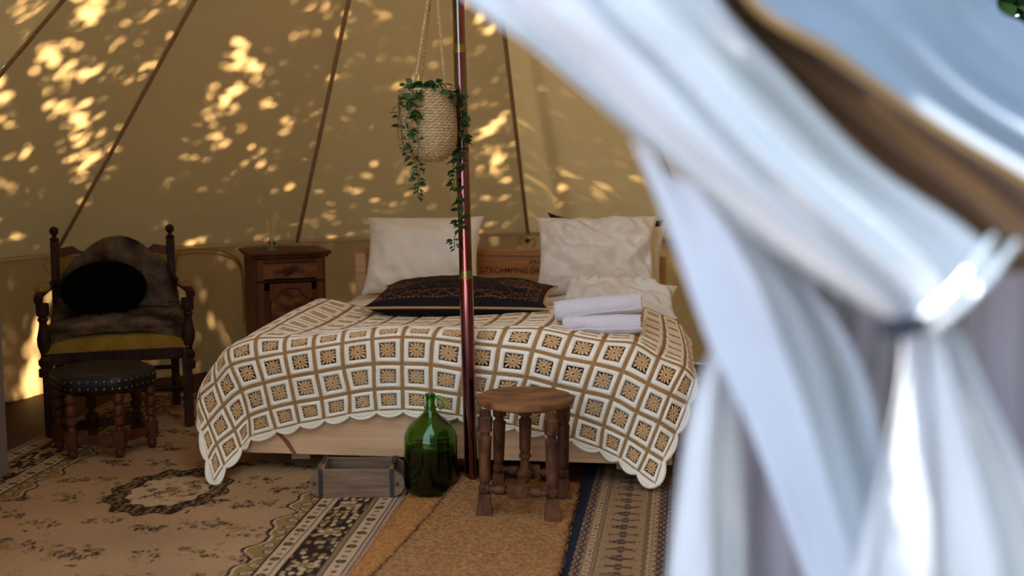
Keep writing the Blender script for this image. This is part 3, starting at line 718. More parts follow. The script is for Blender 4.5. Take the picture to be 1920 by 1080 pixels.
for r in range(NR-1):
    for c in range(19):
        mb = MB(); j = [rb.uniform(-.008, .008) for _ in range(3)]; hs = rb.uniform(.9, 1.15)
        # sample the surface on a lattice, then blend to place the many vertices quickly
        K = 5; lat = [[surfn(c+i/(K-1), r+k/(K-1)) for i in range(K)] for k in range(K)]
        vs = []
        for a, b, h in SQ.v:
            A, B = min(max(a, 0), 1)*(K-1), min(max(b, 0), 1)*(K-1); i, k = min(int(A), K-2), min(int(B), K-2); fa, fb_ = A-i, B-k
            p = lat[k][i][0]*(1-fa)*(1-fb_)+lat[k][i+1][0]*fa*(1-fb_)+lat[k+1][i][0]*(1-fa)*fb_+lat[k+1][i+1][0]*fa*fb_
            nn = lat[k][i][1]*(1-fa)*(1-fb_)+lat[k][i+1][1]*fa*(1-fb_)+lat[k+1][i][1]*(1-fa)*fb_+lat[k+1][i+1][1]*fa*fb_
            w_ = noise.noise(p*28)*.0012
            vs.append(p+nn*(h*hs+w_))
        mb.v = [tuple(binv @ v) for v in vs]; mb.f = list(SQ.f); mb.m = list(SQ.m)
        me = bpy.data.meshes.new('granny_square'); me.from_pydata(mb.v, [], mb.f)
        for m in (TANYARN, WHITEYARN, FLOWERYARN): me.materials.append(m)
        me.polygons.foreach_set('material_index', mb.m); me.polygons.foreach_set('use_smooth', [True]*len(mb.f)); me.update()
        o = bpy.data.objects.new('granny_square', me); COL.objects.link(o); o.parent = blanket
# scalloped cream edging
mb = MB()
def scallops(fn, n, amp=.26):
    for k in range(n):
        pts = []
        for i in range(11):
            t = i/10; pts.append(fn(k+t, amp*math.sin(PI*t)**.75))
        mb.tube(pts, .0085, 7)
        pts2 = [fn(k+i/8*.86+.07, amp*.5*math.sin(PI*i/8)) for i in range(9)]; mb.tube(pts2, .0075, 6)
        pts3 = [fn(k+i/8, .03) for i in range(9)]; mb.tube(pts3, .006, 6)
scallops(lambda k, a: surf(k, 11+a), 19)
scallops(lambda k, a: surf(-a, k), 11)
scallops(lambda k, a: surf(19+a, k), 11, .22)
mb.v = [tuple(binv @ Vector(v)) for v in mb.v]
link('scalloped_edging', mb, WHITEYARN, blanket)
mb = MB(); mb.tube([binv @ surf(19*i/120, -.03) for i in range(121)], .006, 6); link('head_edge_cord', mb, TANYARN, blanket)
# ================================================================== tent pole
def pole_at(z): return Vector((POLE.x+.035, 4.84, 0)).lerp(Vector((-.255, 4.84, 3.70)), z/3.70)
def polemat():
    m, nt, p = newmat('iridescent_pole'); L = nt.links
    p.inputs['Metallic'].default_value = 1; p.inputs['Roughness'].default_value = .12; p.inputs['Coat Weight'].default_value = .6; p.inputs['Coat Roughness'].default_value = .06
    tc = N(nt, 'ShaderNodeTexCoord'); mp = N(nt, 'ShaderNodeMapping'); mp.inputs['Scale'].default_value = (14, 14, .55); L.new(tc.outputs['Object'], mp.inputs[0])
    n = N(nt, 'ShaderNodeTexNoise'); n.inputs['Scale'].default_value = 2.2; n.inputs['Detail'].default_value = 1; L.new(mp.outputs[0], n.inputs['Vector'])
    r = N(nt, 'ShaderNodeValToRGB'); e = r.color_ramp.elements; e[0].position = .25; e[0].color = (.16, .04, .018, 1); e[1].position = .75; e[1].color = (.16, .07, .12, 1)
    for pos, c in ((.40, (.18, .05, .05, 1)), (.50, (.26, .07, .09, 1)), (.58, (.18, .10, .12, 1)), (.66, (.14, .15, .07, 1))):
        q = e.new(pos); q.color = c
    L.new(n.outputs[0], r.inputs[0]); L.new(r.outputs[0], p.inputs['Base Color']); return m
PM = polemat(); GREENISH = pm('green_tinted_joint', (.13, .24, .07), (.30, .20, .07), scale=8, stretch=(1, 1, 5), rough=.22, metal=.9)
pole = thing('tent_pole', 'iridescent red metal centre pole standing in front of the bed', 'tent pole', pole_at(0))
j1 = P(850, 97, Y=4.84).z; j2 = P(857, 520, Y=4.84).z
pinv = wm(pole).inverted()
for a, b, r in ((0, j2, .029), (j2, j1, .027), (j1, 3.70, .0250)):
    mb = MB(); mb.tube([pinv @ pole_at(a+(b-a)*i/8) for i in range(9)], r, 28); sct = link('pole_section', mb, PM, pole)
for z, r in ((j2, .0293), (j1, .0273)):
    mb = MB(); mb.tube([pinv @ pole_at(z-.004), pinv @ pole_at(z+.004)], r+.0008, 28); link('joint_ring', mb, BRASS, pole)
    mb = MB(); mb.tube([pinv @ pole_at(z+.004), pinv @ pole_at(z+.030)], r-.0012, 28); link('tinted_band', mb, GREENISH, pole)
mb = MB(); mb.lathe([(.05, 0), (.05, .008), (.03, .02), (.0, .02)], 24); link('foot_plate', mb, IRON, pole)

# ================================================================== hanging basket and its plant
bc = P(801, 236, Y=4.70); bh = .285; z0 = bc.z-bh/2
bt = thing('hanging_basket', 'round woven jute basket hanging from ropes in front of the pole', 'basket', (bc.x, bc.y, z0))
prof = []; NRW = 26
def brad(t): return .114*math.sqrt(max(0, 1-.86*(1-min(1, t/.42))**2.8))*(1-.07*max(0, t-.5)/.5)
for i in range(NRW*4+1):
    t = i/(NRW*4); prof.append((brad(t)+.0028*abs(math.sin(PI*i/4)), bh*t))
mb = MB(); mb.lathe(prof, 48, caps=False); k = [(brad(t)-.006, bh*t+.004) for t in (1, .8, .6, .4, .2, .05)]
mb.lathe([(prof[-1][0], bh)]+k+[(.0, .012)], 48, caps=False); mb.lathe([(0, .0), (brad(0)+.002, 0)], 48, caps=False)
body = link('woven_pot', mb, JUTE, bt)
mb = MB()       # the diagonal weave strands
for rr in range(NRW):
    t = (rr+.5)/NRW; R_ = brad(t)+.003
    for q in range(34):
        a = 2*PI*q/34+rr*.3
        mb.tube([(R_*math.cos(a-.06), R_*math.sin(a-.06), bh*t-.0035), ((R_+.0022)*math.cos(a), (R_+.0022)*math.sin(a), bh*t), (R_*math.cos(a+.06), R_*math.sin(a+.06), bh*t+.0035)], .0022, 4, caps=False)
o = link('weave', mb, JUTE, bt); o['kind'] = 'stuff'
hook = P(814, -75, Y=4.76)-Vector((bc.x, bc.y, z0))
for (px, py, dy) in ((776, 182, -.05), (786, 178, .05), (835, 180, -.02)):
    a = P(px, py, Y=4.70+dy)-Vector((bc.x, bc.y, z0)); a.z = bh-.015; mb = MB()
    for s in (0, 1):
        pts = []
        for i in range(160):
            t = i/159; p = a.lerp(hook, t); an = t*150+s*PI; pts.append(p+Vector((math.cos(an), math.sin(an), 0))*.0034)
        mb.tube(pts, .0045, 6)
    mb.lathe([(0.001, -.012), (.008, -.006), (.009, .004), (.003, .012)], 8, M=Matrix.Translation(a)); link('rope', mb, ROPE, bt)
mb = MB(); mb.tube([hook, hook+Vector((.02, .02, .3)), pole_at(3.4)-Vector((bc.x, bc.y, z0))+Vector((0, -.03, 0))], .005, 8)
mb.lathe([(0.001, -.03), (.016, -.015), (.014, .01), (.004, .03)], 10, M=Matrix.Translation(hook)); link('knot', mb, ROPE, bt)
plant = thing('trailing_plant', 'green trailing vine plant growing from the hanging jute basket', 'plant', (bc.x, bc.y, z0+bh))
PI_ = wm(plant).inverted()
lm = MB()   # one leaf: pointed oval folded on its midrib
ns = 7; o = []
for i in range(ns):
    t = i/(ns-1); wd = .36*math.sin(PI*t**.8)**.8*(1-.15*t); 
    for q, z in ((-1, .10*math.sin(PI*t)), (0, 0), (1, .10*math.sin(PI*t))): o.append((t, q*wd, z-.18*t*t))
lm.grid(o, 3, ns)
leaf0 = link('leaf', lm, LEAF, plant, sharp=0); leafme = leaf0.data; first = [True]
rv = random.Random(11)
def add_leaf(p, d, size, parent):
    if first[0]: o = leaf0; first[0] = False
    else: o = leaf0.copy(); COL.objects.link(o)
    o.parent = parent
    d = d.normalized(); M = d.to_track_quat('X', 'Z').to_matrix().to_4x4() @ Matrix.Rotation(rv.uniform(-.9, .9), 4, 'X') @ Matrix.Diagonal((size, size, size, 1))
    M.translation = PI_ @ p if parent is plant else PI_ @ p
    o.matrix_local = M
mb = MB(); mb.lathe([(.0, bh-.01-bh), (.06, -.014), (.10, -.02), (.0, -.05)], 24, caps=False); link('soil', mb, pm('soil', (.03, .018, .01), rough=1), plant)
def vine(pts, n, nl, size, spread):
    pts = curve([P(x, y, Y=d) for x, y, d in pts], n)
    pts = [p+Vector((fbm(p*30)*.008, fbm(p*30+Vector((3, 0, 0)))*.008, 0)) for p in pts]
    mb = MB(); mb.tube([PI_ @ p for p in pts], .0018, 5); st = link('vine', mb, STEM, plant)
    for k in range(nl):
        i = int(rv.uniform(.02, .99)*(n-1)); a = rv.uniform(0, 2*PI)
        d = Vector((math.cos(a)*spread, math.sin(a)*spread*.6-.25, rv.uniform(-.8, .35)))
        s = size*rv.uniform(.7, 1.25)*(1-.35*i/n); o_ = None
        add_leaf(pts[i]+d.normalized()*.006, d, s, st)
vine([(775, 172, 4.60), (768, 195, 4.56), (763, 230, 4.56), (770, 275, 4.57), (783, 320, 4.59), (784, 350, 4.60), (785, 374, 4.60)], 60, 40, .042, 1)
vine([(782, 172, 4.58), (781, 200, 4.555), (783, 240, 4.55), (784, 290, 4.57), (788, 335, 4.59), (781, 362, 4.59)], 60, 30, .034, 1)
vine([(770, 170, 4.66), (752, 185, 4.64), (748, 210, 4.64), (757, 270, 4.62), (762, 290, 4.62)], 40, 16, .042, 1)
vine([(838, 172, 4.62), (858, 185, 4.66), (862, 220, 4.72), (864, 262, 4.75), (862, 290, 4.77), (856, 330, 4.80), (860, 380, 4.80), (863, 420, 4.80), (852, 450, 4.80), (850, 470, 4.80)], 110, 74, .040, 1)
vine([(845, 172, 4.62), (866, 178, 4.70), (870, 205, 4.76), (867, 240, 4.80), (868, 275, 4.80), (850, 310, 4.80), (853, 350, 4.80), (868, 385, 4.80), (858, 430, 4.80)], 90, 46, .042, 1)
vine([(785, 165, 4.62), (800, 158, 4.62), (815, 155, 4.60), (832, 160, 4.60), (842, 172, 4.6)], 40, 40, .042, .8)
vine([(790, 168, 4.60), (775, 158, 4.62), (765, 156, 4.62), (757, 165, 4.62)], 30, 16, .040, .8)

# ================================================================== bedside cabinet
nl_, nr_ = P(476, 476, Y=6.72), P(612, 472, Y=6.72)
NWd, ND, NH = .415, .36, .838; rz = math.radians(22)
nsl = thing('bedside_cabinet', 'small mahogany bedside cabinet with veneered drawer and arched door panel', 'cabinet', (nl_.x, 6.72, .004), rz)
# local: x 0..w along the front, y depth
def npart(name, c, d, mat, bevel=.003, parent=None):
    mb = MB(); mb.box(c, d); return link(name, mb, mat, parent or nsl, bevel=bevel, smooth=False)
npart('side_panel', (.010, ND/2, NH/2), (.020, ND, NH-.04), MAHOG); npart('side_panel', (NWd-.010, ND/2, NH/2), (.020, ND, NH-.04), MAHOG)
npart('back_panel', (NWd/2, ND-.008, NH/2), (NWd-.03, .012, NH-.05), MAHOG)
npart('plinth', (NWd/2, .17, .05), (NWd+.01, ND-.02, .08), MAHOG)
mb = MB(); mb.box((NWd/2, ND/2-.008, NH-.012), (NWd+.065, ND+.05, .020)); mb.box((NWd/2, ND/2-.004, NH-.030), (NWd+.035, ND+.03, .018)); link('cabinet_top', mb, MAHOG, nsl, bevel=.006, smooth=False)
npart('frame_rail', (NWd/2, .010, NH-.055), (NWd-.04, .018, .028), MAHOG); 
for x in (.036, NWd-.036): npart('frame_stile', (x, .008, NH/2), (.036, .02, NH-.09), PANELW)
dr = npart('drawer', (NWd/2, .004, NH-.116), (NWd-.10, .02, .088), BURL)
mb = MB()
mb.tube([(NWd/2+dx, -.018+dy, NH-.116+dz) for dx, dy, dz in ((-.028, .004, -.026), (-.014, -.006, -.012), (0, -.010, 0), (.013, -.006, .012), (.024, .002, .022))], [.007, .005, .009, .005, .008], 10); link('drawer_pull', mb, IRON, dr)
mb = MB()
for i in range(46): mb.add([( .012+(NWd-.024)*i/45+.0045*math.cos(a), -.008+.0045*math.sin(a)*math.cos(b), NH-.175+.0045*math.sin(b)) for b in (-.8, 0, .8) for a in (-2.6, -1.57, -.5)], [(0,1,4,3),(1,2,5,4),(3,4,7,6),(4,5,8,7)])
mb.box((NWd/2, .0, NH-.175), (NWd-.01, .014, .012)); link('beaded_moulding', mb, DARKWOOD, nsl)
door = npart('door', (NWd/2, .006, NH/2-.08), (NWd-.10, .018, NH-.30), MAHOG)
npart('door_panel_ground', (NWd/2, -.004, .38), (NWd-.17, .008, .54), PANELW, parent=door)
def archp(w_, zb, zs, rise):
    pts = [(-w_, zb), (w_, zb), (w_, zs)]
    pts += [(w_*.72, zs+.004), (w_*.60, zs+rise*.35)]+[(w_*.55*math.cos(a), zs+rise*.35+rise*.65*math.sin(a)) for a in [PI*i/14 for i in range(1, 14)]]+[(-w_*.60, zs+rise*.35), (-w_*.72, zs+.004), (-w_, zs)]
    return pts
W_ = (NWd-.18)/2
mb = MB(); mb.prism(archp(W_, .12, .555, .062), -.013, -.004); mb.v = [(x+NWd/2, y, z) for x, y, z in mb.v]; link('arched_panel', mb, BURL, door, smooth=False, bevel=.002)
mb = MB(); mb.tube([(x+NWd/2, -.012, z) for x, z in archp(W_+.003, .12, .557, .064)], .004, 8, closed=True); link('panel_bead', mb, DARKWOOD, door)
mb = MB(); mb.lathe([(0.002, 0), (.026, .002), (.030, .006), (.012, .010), (.008, .020), (.014, .026), (.0, .030)], 16, M=Matrix.Translation((NWd/2, -.013, .455)) @ Matrix.Rotation(PI/2, 4, 'X'))
mb.tube([(NWd/2-.035, -.02, .475), (NWd/2-.02, -.03, .492), (NWd/2, -.034, .498), (NWd/2+.02, -.03, .492), (NWd/2+.035, -.02, .475)], .006, 8); link('door_pull', mb, IRON, door)
# reed diffuser on it
dz = NH+.006; dc = P(510, 458, Y=6.86); glassm, gnt, gp = newmat('clear_glass'); gp.inputs['Transmission Weight'].default_value = 1; gp.inputs['Roughness'].default_value = .03; gp.inputs['Base Color'].default_value = (.85, .88, .88, 1); gp.inputs['IOR'].default_value = 1.45
rd = thing('reed_diffuser', 'small glass reed diffuser with sticks on the bedside cabinet', 'diffuser', (dc.x, dc.y, dz))
mb = MB(); mb.lathe([(.0, 0), (.020, 0), (.022, .004), (.022, .050), (.018, .058), (.009, .062), (.009, .072)], 20, caps=False); mb.lathe([(.009, .072), (.007, .072), (.007, .060), (.019, .048), (.019, .005), (0, .004)], 20, caps=False); link('bottle', mb, glassm, rd)
mb = MB(); mb.lathe([(.0, .004), (.0185, .005), (.0185, .030), (0, .030)], 20, caps=False); link('scent_oil', mb, pm('scent_oil', (.10, .11, .10), rough=.1), rd)
mb = MB(); mb.lathe([(.007, .064), (.012, .064), (.012, .082), (.007, .082)], 20, caps=False); link('collar', mb, METAL, rd)
for dx, dy in ((-.032, .005), (-.022, -.01), (.006, .012), (.026, .0), (.030, -.012)):
    mb = MB(); mb.tube([(-dx*.12, -dy*.12, .012), (dx, dy, .175)], .0024, 6); link('reed', mb, REED, rd)

# ================================================================== armchair (local x across, y to the back)
ch = thing('armchair', 'carved dark wood armchair with mustard upholstery by the tent wall', 'armchair', (-1.985, 5.83, .016), math.radians(19))
def turned(x, y, z0_, z1, prof, r, name='post', lean=(0, 0), parent=None, mat=DARKWOOD):
    mb = MB(); hgt = z1-z0_; mb.lathe([(r*a, z0_+hgt*b) for b, a in prof], 16)
    mb.v = [(vx+x+lean[0]*(vz-z0_), vy+y+lean[1]*(vz-z0_), vz) for vx, vy, vz in mb.v]; return link(name, mb, mat, parent or ch)
bal = [(0, 1), (.10, 1), (.12, .6), (.16, .95), (.22, 1.0), (.26, .6), (.30, .55), (.42, 1.0), (.52, 1.05), (.66, .7), (.74, .6), (.78, .85), (.82, .6), (.84, 1), (1, 1)]
sq = [(0, .8), (.02, 1), (1, 1)]
def sqpost(x, y, za, zb, s, name, ly=0, parent=None, mat=DARKWOOD):
    mb = MB(); mb.box((0, 0, (za+zb)/2), (s, s, zb-za)); mb.v = [(vx+x, vy+y+ly*(vz-za), vz) for vx, vy, vz in mb.v]; return link(name, mb, mat, parent or ch, bevel=.006, smooth=False)
for s in (-1, 1):
    x = s*.335
    l = sqpost(x, 0, 0, .30, .046, 'front_leg'); 
    turned(x+s*.01, .0, .30, .665, bal, .031, 'arm_post')
    sqpost(s*.335, .0, .30, .40, .05, 'leg_block')
    l = sqpost(s*.30, .54, 0, .44, .044, 'rear_leg', -.02)
    b = sqpost(s*.30, .54, .44, .925, .044, 'back_post', .15)
    mb = MB(); yy = .54+.15*.485; mb.lathe([(.022, .925), (.026, .935), (.012, .945), (.010, .953), (.020, .962), (.025, .978), (.020, .994), (.006, 1.002)], 16, M=Matrix.Translation((s*.30, yy, 0))); link('finial', mb, DARKWOOD, b)
    a = MB(); a.tube(curve([(s*.36, -.03, .685), (s*.36, .05, .70), (s*.345, .3, .695), (s*.31, .575, .70)], 14), [.023]*3+[.021]*11, 10); ar = link('armrest', a, DARKWOOD, ch)
    mb = MB(); mb.lathe([(.0, 0), (.040, .0), (.046, .012), (.040, .030), (.022, .040), (0, .042)], 18, caps=False, M=Matrix.Translation((s*.350, .20, .708)) @ Matrix.Diagonal((.85, 3.4, .9, 1))); link('arm_pad', mb, YELLOW, ar)
for y, z in ((0, .385), (.54, .385)):
    mb = MB(); mb.box((0, y, z), (.64, .03, .06)); link('seat_rail', mb, DARKWOOD, ch, bevel=.004, smooth=False)
for s in (-1, 1):
    mb = MB(); mb.box((s*.32, .27, z), (.03, .52, .06)); link('seat_rail', mb, DARKWOOD, ch, bevel=.004, smooth=False)
    mb = MB(); mb.tube([(s*.33, 0, .16), (s*.30, .53, .16)], .013, 10); link('stretcher', mb, DARKWOOD, ch)
for y, z in ((.22, .16), (.50, .22), (.50, .10)):
    mb = MB(); mb.tube([(-.31, y, z), (.31, y, z)], .012, 10); link('stretcher', mb, DARKWOOD, ch)
mb = MB(); nn = 24; pts = []
for j in range(nn+1):
    for i in range(nn+1):
        u, v = -1+2*i/nn, -1+2*j/nn; e = ((1-u**8)*(1-v**8)) if abs(u) < 1 and abs(v) < 1 else 0
        pts.append(Vector((u*(.345-.02*(v+1)/2), .262+v*.283, .412+.082*max(e, 0)**.5+.012*(1-u*u)*(1-v*v))))
mb.grid(pts, nn+1, nn+1); mb.box((0, .262, .40), (.655, .55, .03)); seat = link('seat', mb, YELLOW, ch, bevel=.0)
nail = MB(); nail.lathe([(.0058, 0), (.0050, .003), (.0028, .0048), (0.0005, .0055)], 8); nl0 = None
for i in range(52):
    x = -.335+.67*i/51; 
    if nl0 is None: nl0 = link('nail', nail, BRASS, ch); o = nl0
    else: o = nl0.copy(); COL.objects.link(o)
    o.location = (x, -.0225, .413+.006*math.cos(x*3)); o.rotation_euler = (PI/2, 0, 0)
# back: upholstered panel and carved cresting rail
bk = lambda x, z, dy=0: Vector((x, .54+.15*(z-.44)+dy, z))
mb = MB(); mb.grid([bk(-.275+.55*i/12, .50+.34*j/8, -.012-.02*math.sin(PI*i/12)*math.sin(PI*j/8)) for j in range(9) for i in range(13)], 13, 9); mb.grid([bk(-.275+.55*i/2, .50+.34*j/2, .012) for j in range(3) for i in range(3)], 3, 3, flip=True); link('back_cushion', mb, YELLOW, ch)
mb = MB(); top = []
for i in range(41):
    x = -.28+.56*i/40; a = abs(x)
    zt_ = .895-.0*a
    if .09 < a < .21: zt_ = .895-.032*math.sin(PI*(a-.09)/.12)
    if a > .21: zt_ = .895-.012*(a-.21)/.07
    if a < .09: zt_ = .905
    top.append((x, zt_))
poly = top+[(.28, .835)]+[(x, .835+.018*math.sin(PI*(x+.28)/.56*3)**2) for x in [.28-.56*i/20 for i in range(1, 20)]]+[(-.28, .835)]
mb.prism(poly, -.014, .014); mb.v = [tuple(bk(x, z, y)) for x, y, z in mb.v]; link('crest_rail', mb, MAHOG, ch, smooth=False)
mb = MB(); mb.box((0, .545, .49), (.56, .03, .05)); link('lower_back_rail', mb, DARKWOOD, ch, smooth=False)
# sheepskin draped over back and seat: one soft thick hide with its pile
CM = wm(ch)
def hide_pt(u, v, off=0):
    """v 0 at the top of the back .. 1 front edge of the seat, in the chair's frame"""
    keys = [(0, .69, .84, -.0), (.08, .615, .945, .0), (.2, .585, .84, 0), (.45, .535, .60, 0), (.60, .47, .53, 0), (.72, .33, .528, 0), (.9, .12, .522, 0), (1, .005, .508, 0)]
    for a, b in zip(keys, keys[1:]):
        if v <= b[0]: break
    t = (v-a[0])/(b[0]-a[0]); t = min(max(t, 0), 1); y = a[1]+(b[1]-a[1])*t; z = a[2]+(b[2]-a[2])*t
    hw = np.interp(v, [0, .06, .15, .35, .5, .65, .85, .95, 1], [.10, .19, .26, .31, .33, .345, .37, .35, .30])
    x = u*hw+.02*(1-v)
    z -= .045*abs(u)**3*(1 if v > .6 else .3); 
    if v < .35: z -= .16*abs(u)**2.2*(1-v/.35)
    y -= .045*(1-abs(u)**4) if v < .55 else .0
    n = Vector((0, -.93, .3)) if v < .5 else Vector((0, -.2, 1)) if v < .9 else Vector((0, -.8, .6)); n.normalize()
    th = .024*(1-max(abs(u), abs(2*v-1))**10)
    w_ = fbm(Vector((x*9, y*9, z*9+3)), 4)*.012
    return Vector((x, y, z))+n*(th+w_+off), n
thr = thing('sheepskin_throw', 'brown sheepskin hide draped over the armchair back and seat', 'sheepskin', tuple(CM.translation), math.radians(19))
mb = MB(); n1, n2 = 50, 90; mb.grid([hide_pt(-1+2*i/n1, j/n2)[0] for j in range(n2+1) for i in range(n1+1)], n1+1, n2+1)
link('hide', mb, SHEEP, thr, sharp=0)
mb = MB()
for k in range(16000):
    u, v = rng.uniform(-1, 1), rng.uniform(0, 1); 
    if k % 5 == 0: u = math.copysign(rng.uniform(.94, 1.0), u)
    p, n = hide_pt(u, v); d = (n+Vector(rng.normal(0, .5, 3))+Vector((u*.3, 0, -.25))).normalized()*rng.uniform(.016, .032)
    s = Vector(rng.normal(0, 1, 3)).normalized()*.0011; mb.add([p-s, p+s, p+d], [(0, 1, 2)])
o = link('wool_pile', mb, SHEEP, thr, sharp=0); o['kind'] = 'stuff'
# round black fluffy cushion
cc_ = thing('fluffy_cushion', 'round black fluffy cushion resting on the sheepskin in the armchair', 'cushion')
mb = MB(); prof = [(0.001, -.075)]+[(.215*math.sin(PI*i/20)**.62 if i not in (0, 20) else .001, -.078*math.cos(PI*i/20)) for i in range(1, 20)]+[(.001, .075)]
mb.lathe(prof, 48); mb.v = [(x*(1.02+.02*noise.noise(Vector((x*8, y*8, z)))), y*.68, z*(1+.1*noise.noise(Vector((x*9, y*9, 1))))) for x, y, z in mb.v]; base_v = list(mb.v)
link('cushion_body', mb, BLACKFUR, cc_, sharp=0)
mb = MB()
for k in range(9000):
    a = rng.uniform(0, 2*PI); r_ = math.sqrt(rng.uniform(0, 1)); zz = .078*(1-r_**3)**.5
    p = Vector((.218*r_*math.cos(a), .148*r_*math.sin(a), zz)); d = (Vector((math.cos(a)*r_, math.sin(a)*r_, .3))+Vector(rng.normal(0, .4, 3))).normalized()*rng.uniform(.008, .016)
    s = Vector(rng.normal(0, 1, 3)).normalized()*.001; mb.add([p-s, p+s, p+d], [(0, 1, 2)])
o = link('fur_pile', mb, BLACKFUR, cc_, sharp=0); o['kind'] = 'stuff'
cR = CM.to_3x3()
place(cc_, CM @ Vector((-.055, .395, .680)), cR @ Vector((1, .05, .05)), cR @ Vector((0, .32, 1)))

# ================================================================== hexagonal footstool
FC = P(192, 853, z=.013); FC = Vector((-1.945, 5.49, .016)); fr = .215
fs_ = thing('footstool', 'footstool with studded black leather top and turned legs before the armchair', 'footstool', FC, 0)
ang0 = math.radians(6)
hexp = [(fr*math.cos(ang0+PI/3*k), fr*math.sin(ang0+PI/3*k)) for k in range(6)]
tp = [(0, .018), (0, .98)]
for (x, y) in hexp:
    mb = MB(); mb.lathe([(.012, 0), (.020, .010), (.023, .026), (.016, .044), (.018, .048)], 14, M=Matrix.Translation((x, y, 0))); ft = mb
    mb.box((x, y, .085), (.050, .050, .080))
    mb.lathe([(.019, .125), (.020, .13), (.015, .145), (.014, .15), (.024, .158), (.026, .175), (.024, .19), (.016, .197), (.024, .203), (.027, .222), (.023, .243), (.016, .25), (.023, .256), (.027, .278), (.020, .295), (.019, .33)], 16, M=Matrix.Translation((x, y, 0)))
    link('leg', mb, MAHOG, fs_)
for k in range(6):
    a, b = Vector((*hexp[k], .085)), Vector((*hexp[(k+1) % 6], .085)); d = (b-a); M = Matrix.Translation((a+b)/2) @ Matrix.Rotation(math.atan2(d.y, d.x), 4, 'Z')
    mb = MB(); mb.box((0, 0, 0), (d.length-.05, .022, .042), M=M); link('stretcher', mb, MAHOG, fs_, bevel=.003, smooth=False)
def hexr(R_, k, n=8):    # rounded hexagon, n points a side
    out = []
    for q in range(6):
        a = Vector((math.cos(ang0+PI/3*q), math.sin(ang0+PI/3*q)))*R_; b = Vector((math.cos(ang0+PI/3*(q+1)), math.sin(ang0+PI/3*(q+1))))*R_
        for i in range(n):
            p = a.lerp(b, i/n); p *= 1-.05*(abs(i/n-.0) < .01); out.append((p.x, p.y))
    return out
mb = MB(); vs = []; lev = [(.246, .305), (.256, .315), (.258, .355), (.254, .378), (.240, .388), (.18, .394), (.09, .398), (.01, .399)]
for R_, z in lev: vs += [(x, y, z) for x, y in hexr(R_, 0)]
n = 48; mb.add(vs, [(j*n+i, j*n+(i+1) % n, (j+1)*n+(i+1) % n, (j+1)*n+i) for j in range(len(lev)-1) for i in range(n)]+[tuple(range(n))[::-1], tuple(range((len(lev)-1)*n, len(lev)*n))])
tpo = link('padded_top', mb, BLACKLEATHER, fs_, sharp=60)
st0 = None
for z in (.328, .362):
    for i, (x, y) in enumerate(hexr(.2585, 0, 7)):
        if st0 is None:
            nm = MB(); nm.lathe([(.0055, 0), (.005, .003), (.002, .005)], 8); st0 = link('stud', nm, BRASS, fs_); o = st0
        else: o = st0.copy(); COL.objects.link(o)
        d = Vector((x, y, 0)).normalized(); o.location = (x-d.x*.004, y-d.y*.004, z); o.rotation_euler = d.to_track_quat('Z', 'Y').to_euler()

# ================================================================== carved stool
SC_ = Vector((.052, 4.585, .036))
stl = thing('carved_stool', 'small carved wooden stool with worn polygonal top beside the green bottle', 'stool', SC_, 0)
def st_leg(a, b, name='leg', foot=True):
    a, b = Vector(a), Vector(b); mb = MB(); Ld = (b-a); pr = [(0.0, .020), (.18, .020), (.20, .015), (.23, .024), (.27, .024), (.29, .018), (.34, .0225), (.58, .0245), (.74, .0265), (.76, .018), (.79, .018), (.80, .027), (.93, .029), (.95, .022), (1, .022)]
    fine = []
    for (t0, r0), (t1, r1) in zip(pr, pr[1:]): fine += [(t0+(t1-t0)*q/3, r0+(r1-r0)*q/3) for q in range(3)]
    fine.append(pr[-1]); seg = 16; vs = []
    for t, r in fine:
        c = a+Ld*t
        for i in range(seg):
            an = 2*PI*i/seg; rr = r
            if .34 < t < .74: rr *= 1-.10*max(0, math.sin(an*4+t*60))      # carved lozenges
            elif .22 < t < .30 or .80 < t < .93: rr *= 1-.09*(i % 2)
            vs.append(c+Vector((rr*math.cos(an), rr*math.sin(an), 0)))
    m = len(fine); mb.add(vs, [(j*seg+i, j*seg+(i+1) % seg, (j+1)*seg+(i+1) % seg, (j+1)*seg+i) for j in range(m-1) for i in range(seg)]+[tuple(range(seg))[::-1], tuple(range((m-1)*seg, m*seg))])
    l = link(name, mb, STOOLW, stl, sharp=35)
    if foot:
        mb = MB(); vs = []; K = 22
        for j in range(K+1):
            t = j/K; s = .052-.016*t; c = a+Ld*.20*t
            for i in range(16):
                side, q = divmod(i, 4); e = -1+2*q/4; x, y = [(e, -1), (1, e), (-e, 1), (-1, -e)][side]
                g = 1-.10*max(0, math.sin(t*44+e*3.2))
                vs.append(c+Vector((x*s*g*.62, y*s*g*.62, 0)))
        mb.add(vs, [(j*16+i, j*16+(i+1) % 16, (j+1)*16+(i+1) % 16, (j+1)*16+i) for j in range(K) for i in range(16)]+[tuple(range(16))[::-1], tuple(range(K*16, K*16+16))]); link('carved_foot', mb, STOOLW, l, sharp=30)
    return l
fl0 = P(908, 966, z=.033)-SC_; fr0 = P(1036, 976, z=.033)-SC_; br0 = P(1056, 934, z=.033)-SC_; bl0 = P(934, 923, z=.033)-SC_
ZT = .405
def tpx(px, y): q = P(px, 765, Y=SC_.y+y)-SC_; return (q.x, y, ZT)
for a, pxt in ((fl0, 910), (fr0, 1034), (br0, 1056), (bl0, 937)):
    a = Vector((a.x, a.y, .002)); st_leg(a, tpx(pxt, a.y*.82))
st_leg((-.0, .03, .10), tpx(985, .03), 'centre_column', foot=False)
